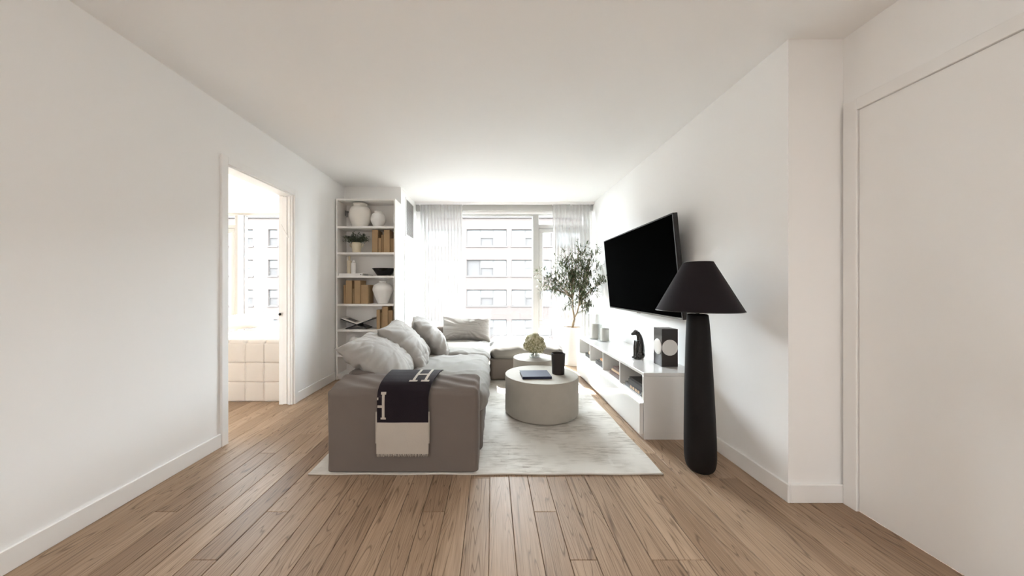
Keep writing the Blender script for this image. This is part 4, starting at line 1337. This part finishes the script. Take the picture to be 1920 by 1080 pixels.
for nm, a0, a1, b0, b1 in (('t', TVY0, TVY1, TH / 2 - .010, TH / 2), ('b', TVY0, TVY1, -TH / 2, -TH / 2 + .014), ('l', TVY0, TVY0 + .012, -TH / 2 + .014, TH / 2 - .010), ('r', TVY1 - .007, TVY1, -TH / 2 + .014, TH / 2 - .010)):
    tvbox('bezel', BEZEL if nm != 'b' else plain('bezel_silver_edge', (.10, .095, .09), .3, metal=.6), a0, a1, b0, b1, 0, .006)
bm.free()
tvbox('logo_tab', STEEL, 3.40, 3.46, -TH / 2 - .010, -TH / 2, .004, .02, .002)
bm = bmesh.new(); box(bm, 1.53, 1.575, 3.25, 3.60, 1.22, 1.48)
obj('mount_bracket', bm, BEZEL, tv)
boxo('wall_plate', BEZEL, tv, 1.570, 1.6195, 3.20, 3.65, 1.18, 1.52, .004)

# ------------------------------------------------------------------ floor lamp
LX, LY = 1.322, 2.085
lp = empty('floor_lamp', (LX, LY, 0), 'tall black sculptural floor lamp with a wide cone shade', 'floor lamp')
bm = bmesh.new()
lathe(bm, smooth_prof([(.045, 0.0006), (.062, .006), (.080, .030), (.0885, .075), (.0905, .14), (.0895, .24), (.084, .45), (.076, .68), (.067, .89), (.0605, .985), (.057, .998), (.050, 1.002)], 5), LX + .012, LY, 0, 56, lean=(-.018, 0), cap_top=True)
obj('lamp_base', bm, BLACKSATIN, lp, True, angle=60)
bm = bmesh.new(); lathe(bm, [(.011, 0), (.011, .07)], LX - .006, LY, .99, 20, cap_top=True); obj('neck', bm, BLACK, lp, True, angle=40)
bm = bmesh.new()
LXs = LX - .003
lathe(bm, [(.2455, 0), (.0835, .310), (.0805, .310), (.2425, .002), (.2455, 0)], LXs, LY, 1.024, 72, cap_bottom=False)
obj('lamp_shade', bm, SHADE, lp, True, angle=40)
bm = bmesh.new()
for r_, z_ in ((.2445, 1.0255), (.0825, 1.333)):
    tube(bm, [(LXs + r_ * math.cos(2 * math.pi * i / 72), LY + r_ * math.sin(2 * math.pi * i / 72), z_) for i in range(73)], .0025, 6, caps=False)
obj('shade_trim', bm, BLACK, lp, True)
bm = bmesh.new()
for a in range(3):
    q = a * 2.094
    tube(bm, [(LXs, LY, 1.29), (LXs + .082 * math.cos(q), LY + .082 * math.sin(q), 1.328)], .002, 6)
tube(bm, [(LXs, LY, 1.05), (LXs, LY, 1.295)], .005, 8)
obj('shade_spider', bm, STEEL, lp, True)
bm = bmesh.new(); ball(bm, (LXs, LY, 1.17), .03, 1, 1, 1.25); obj('bulb', bm, plain('bulb_glass', (.8, .78, .74), .3), lp, True)

# ------------------------------------------------------------------ olive tree
OX, OY = 1.235, 4.965
pot = empty('plant_pot', (OX, OY, 0), 'tall white cylindrical planter beside the console', 'pot')
bm = bmesh.new(); lathe(bm, [(.140, .0006), (.148, .004), (.150, .012), (.155, .560), (.1555, .570), (.152, .572), (.146, .570), (.145, .53)], OX, OY, 0, 64)
obj('pot_body', bm, POT, pot, True, angle=45)
bm = bmesh.new(); lathe(bm, [(.1448, 0), (.10, .006), (.04, .004), (.002, .008)], OX, OY, .545, 32, cap_bottom=False); obj('soil', bm, SOIL, pot, True)
ol = empty('olive_tree', (OX, OY, .55), 'slender olive tree with airy dark green leaves', 'tree')
rg = random.Random(17)
bmT = bmesh.new(); bmW = bmesh.new(); bmL = bmesh.new()
P0 = Vector((OX - .012, OY, .545)); P1 = px(1077, 597, 4.97)
PA = px(1074, 560, 4.96); PB = px(1085, 575, 4.94)
tube(bmT, [P0, P0.lerp(P1, .5) + Vector((-.004, 0, 0)), P1], [.020, .017, .016], 12)
tube(bmT, [P1, P1.lerp(PA, .5) + Vector((-.012, 0, 0)), PA, px(1074, 530, 4.93), px(1078, 495, 4.9)], [.013, .012, .010, .007, .004], 10)
tube(bmT, [P1, P1.lerp(PB, .5) + Vector((.01, 0, 0)), PB, px(1095, 545, 4.85), px(1102, 510, 4.78)], [.012, .011, .010, .007, .004], 10)
obj('trunk', bmT, BARK, ol, True)
limbs = [ (PA, (1030, 520, 4.95)), (PA, (1015, 533, 4.90)), (PA, (1022, 505, 4.98)), (PA, (1048, 490, 5.0)), (PA, (1058, 470, 4.9)), (PA, (1072, 476, 4.75)),
          (px(1074, 530, 4.93), (1086, 466, 4.85)), (px(1074, 530, 4.93), (1100, 462, 4.75)), (PB, (1110, 475, 4.62)), (PB, (1122, 468, 4.55)), (PB, (1118, 500, 4.60)), (PB, (1126, 525, 4.50)),
          (PB, (1130, 532, 4.45)), (PB, (1112, 548, 4.62)), (PB, (1108, 575, 4.7)), (PB, (1100, 583, 4.75)), (P1.lerp(PA, .6), (1068, 572, 4.8)), (PA, (1085, 530, 4.7)), (PA, (1070, 505, 4.70)),
          (PB, (1098, 520, 4.65)), (PA, (1060, 540, 4.75)), (PB, (1090, 505, 5.0)), (PA, (1010, 522, 4.9)), (PA, (1006, 512, 4.92)), (PA, (1018, 545, 4.86)), (PA, (1032, 500, 4.94)), (PA, (1026, 535, 4.84)), (PA, (1040, 545, 4.82)), (PB, (1106, 492, 4.9)), (PA, (1076, 545, 4.62)), (PB, (1092, 560, 4.7)),
          (PA, (1080, 500, 4.75)), (PA, (1068, 520, 4.82)), (PB, (1088, 490, 4.66)), (PB, (1088, 540, 4.72)), (PA, (1074, 512, 4.96)), (PB, (1100, 500, 4.85)), (PA, (1062, 500, 4.9)), (PA, (1084, 480, 4.92)),
          (PA, (1066, 488, 4.86)), (PB, (1096, 478, 4.7)), (PA, (1054, 515, 4.72)), (PA, (1082, 515, 4.60)), (PB, (1104, 530, 4.55)) ]
def curve_pt(a, b_, t, sag): 
    return a.lerp(b_, t) + Vector((0, 0, sag * math.sin(math.pi * t)))
for (a, tip) in limbs:
    b_ = px(*tip)
    if b_.x > 1.56: b_.x = 1.56
    sag = rg.uniform(.02, .09)
    pts = [curve_pt(a, b_, k_ / 6, sag) for k_ in range(7)]
    tube(bmW, pts, [.006, .005, .0045, .004, .003, .0022, .0015], 6)
    for q in range(rg.randint(9, 13)):
        t = rg.uniform(.38, 1.0)
        o0 = curve_pt(a, b_, t, sag)
        main = (b_ - a).normalized()
        d = (main * .6 + Vector((rg.gauss(0, .6), rg.gauss(0, .6), rg.gauss(.12, .6)))).normalized()
        Lt = rg.uniform(.06, .16)
        o1 = o0 + d * Lt + Vector((0, 0, -.015))
        if o1.x > 1.585: o1.x = 1.585
        if o1.y > 5.04: o1.y = 5.04
        tube(bmW, [o0, o0.lerp(o1, .5) + Vector((0, 0, .008)), o1], [.0018, .0015, .001], 5)
        nl = rg.randint(5, 8)
        for k_ in range(nl):
            f = .15 + .85 * k_ / (nl - 1)
            c = o0.lerp(o1, f)
            dd = (d * .5 + Vector((rg.gauss(0, .7), rg.gauss(0, .7), rg.gauss(0, .7)))).normalized()
            ln = rg.uniform(.050, .080)
            if c.x + dd.x * ln > 1.60: dd.x = -abs(dd.x)
            leaf(bmL, c, dd, ln, rg.uniform(.011, .017), rg.uniform(-.1, .25))
obj('twigs', bmW, BARK, ol, True)
o = obj('leaves', bmL, OLIVE, ol); o['kind'] = 'stuff'

# ------------------------------------------------------------------ bedroom: upholstered bed and bolster
bed = empty('upholstered_bed', (-2.7, 4.2, 0), 'cream upholstered bed with a square-quilted end in the bedroom', 'bed')
SQ = .1915
bx1 = -2.150; ncol = 5; bx0 = bx1 - ncol * SQ
bm = bmesh.new(); box(bm, bx0 + .01, bx1 - .003, 3.36, 5.10, .004, .56); obj('bed_box', bm, BEDF, bed)
sq_me = None
for r_ in range(3):
    for c in range(ncol):
        x0 = bx0 + c * SQ; z0 = .003 + r_ * .199
        if sq_me is None:
            bm = bmesh.new(); soft_box(bm, 0, SQ - .0006, 0, .034, 0, .1984, .007, 10, (0, .003, 0), 0, 1, 0, False)
            bmesh.ops.recalc_face_normals(bm, faces=bm.faces)
            sq_me = bpy.data.meshes.new('quilt_square'); bm.to_mesh(sq_me); bm.free(); sq_me.materials.append(BEDF)
            for p_ in sq_me.polygons: p_.use_smooth = True
        link('quilt_square', sq_me, bed, Vector((x0, 3.335, z0)) - bed.location)
for c in range(ncol):
    x0 = bx0 + c * SQ
    bm = bmesh.new(); soft_box(bm, x0, x0 + SQ - .0006, 3.335, 4.2, .56, .645, .042, 14, (0, 0, .008), 0, 1, 0, False)
    obj('top_panel', bm, BEDF, bed, True)
bm = bmesh.new(); soft_box(bm, bx0 + .02, bx1 - .01, 4.19, 5.08, .55, .66, .05, 16, (0, 0, .02), .006, 5, 3, False)
obj('duvet', bm, BEDW, bed, True)
bo = empty('bed_bolster', (-3.0, 4.2, .64), 'white padded bolster lying on the cream bed', 'pillow', rz=math.radians(0))
bm = bmesh.new(); soft_box(bm, -.30, .18, -.09, .09, 0, .165, .055, 16, (0, .01, .01), .003, 6, 3, False)
mrot = Matrix.Rotation(math.radians(22), 3, 'Z') @ Matrix.Rotation(math.radians(-4), 3, 'Y')
for v_ in bm.verts: v_.co = mrot @ v_.co + Vector((-2.98, 4.10, .675))
obj('padding', bm, BEDW, bo, True)

# ------------------------------------------------------------------ fill lights added on the unseen ceiling behind the viewpoint
def fill_lamp(label, x, y, watts):
    root = empty('fill_light', (x, y, CZ - .04), label, 'fill light', 'added round fill lights')
    bm = bmesh.new(); lathe(bm, [(.30, 0), (.31, .004), (.31, .04)], x, y, CZ - .04, 40, cap_bottom=True)
    obj('fill_fixture', bm, TRIM, root, True, angle=40)
    d = bpy.data.lights.new('fill_lamp', 'AREA'); d.shape = 'DISK'; d.size = .58; d.energy = watts; d.color = (.985, .995, 1)
    o = bpy.data.objects.new('fill_area', d); C.objects.link(o); o.parent = root; o.location = (0, 0, -.012)
fill_lamp('added round fill light behind the viewpoint, nearer the left wall', -1.55, -1.6, 9.5)
fill_lamp('added round fill light behind the viewpoint, nearer the right wall', 1.55, -1.75, 9.5)
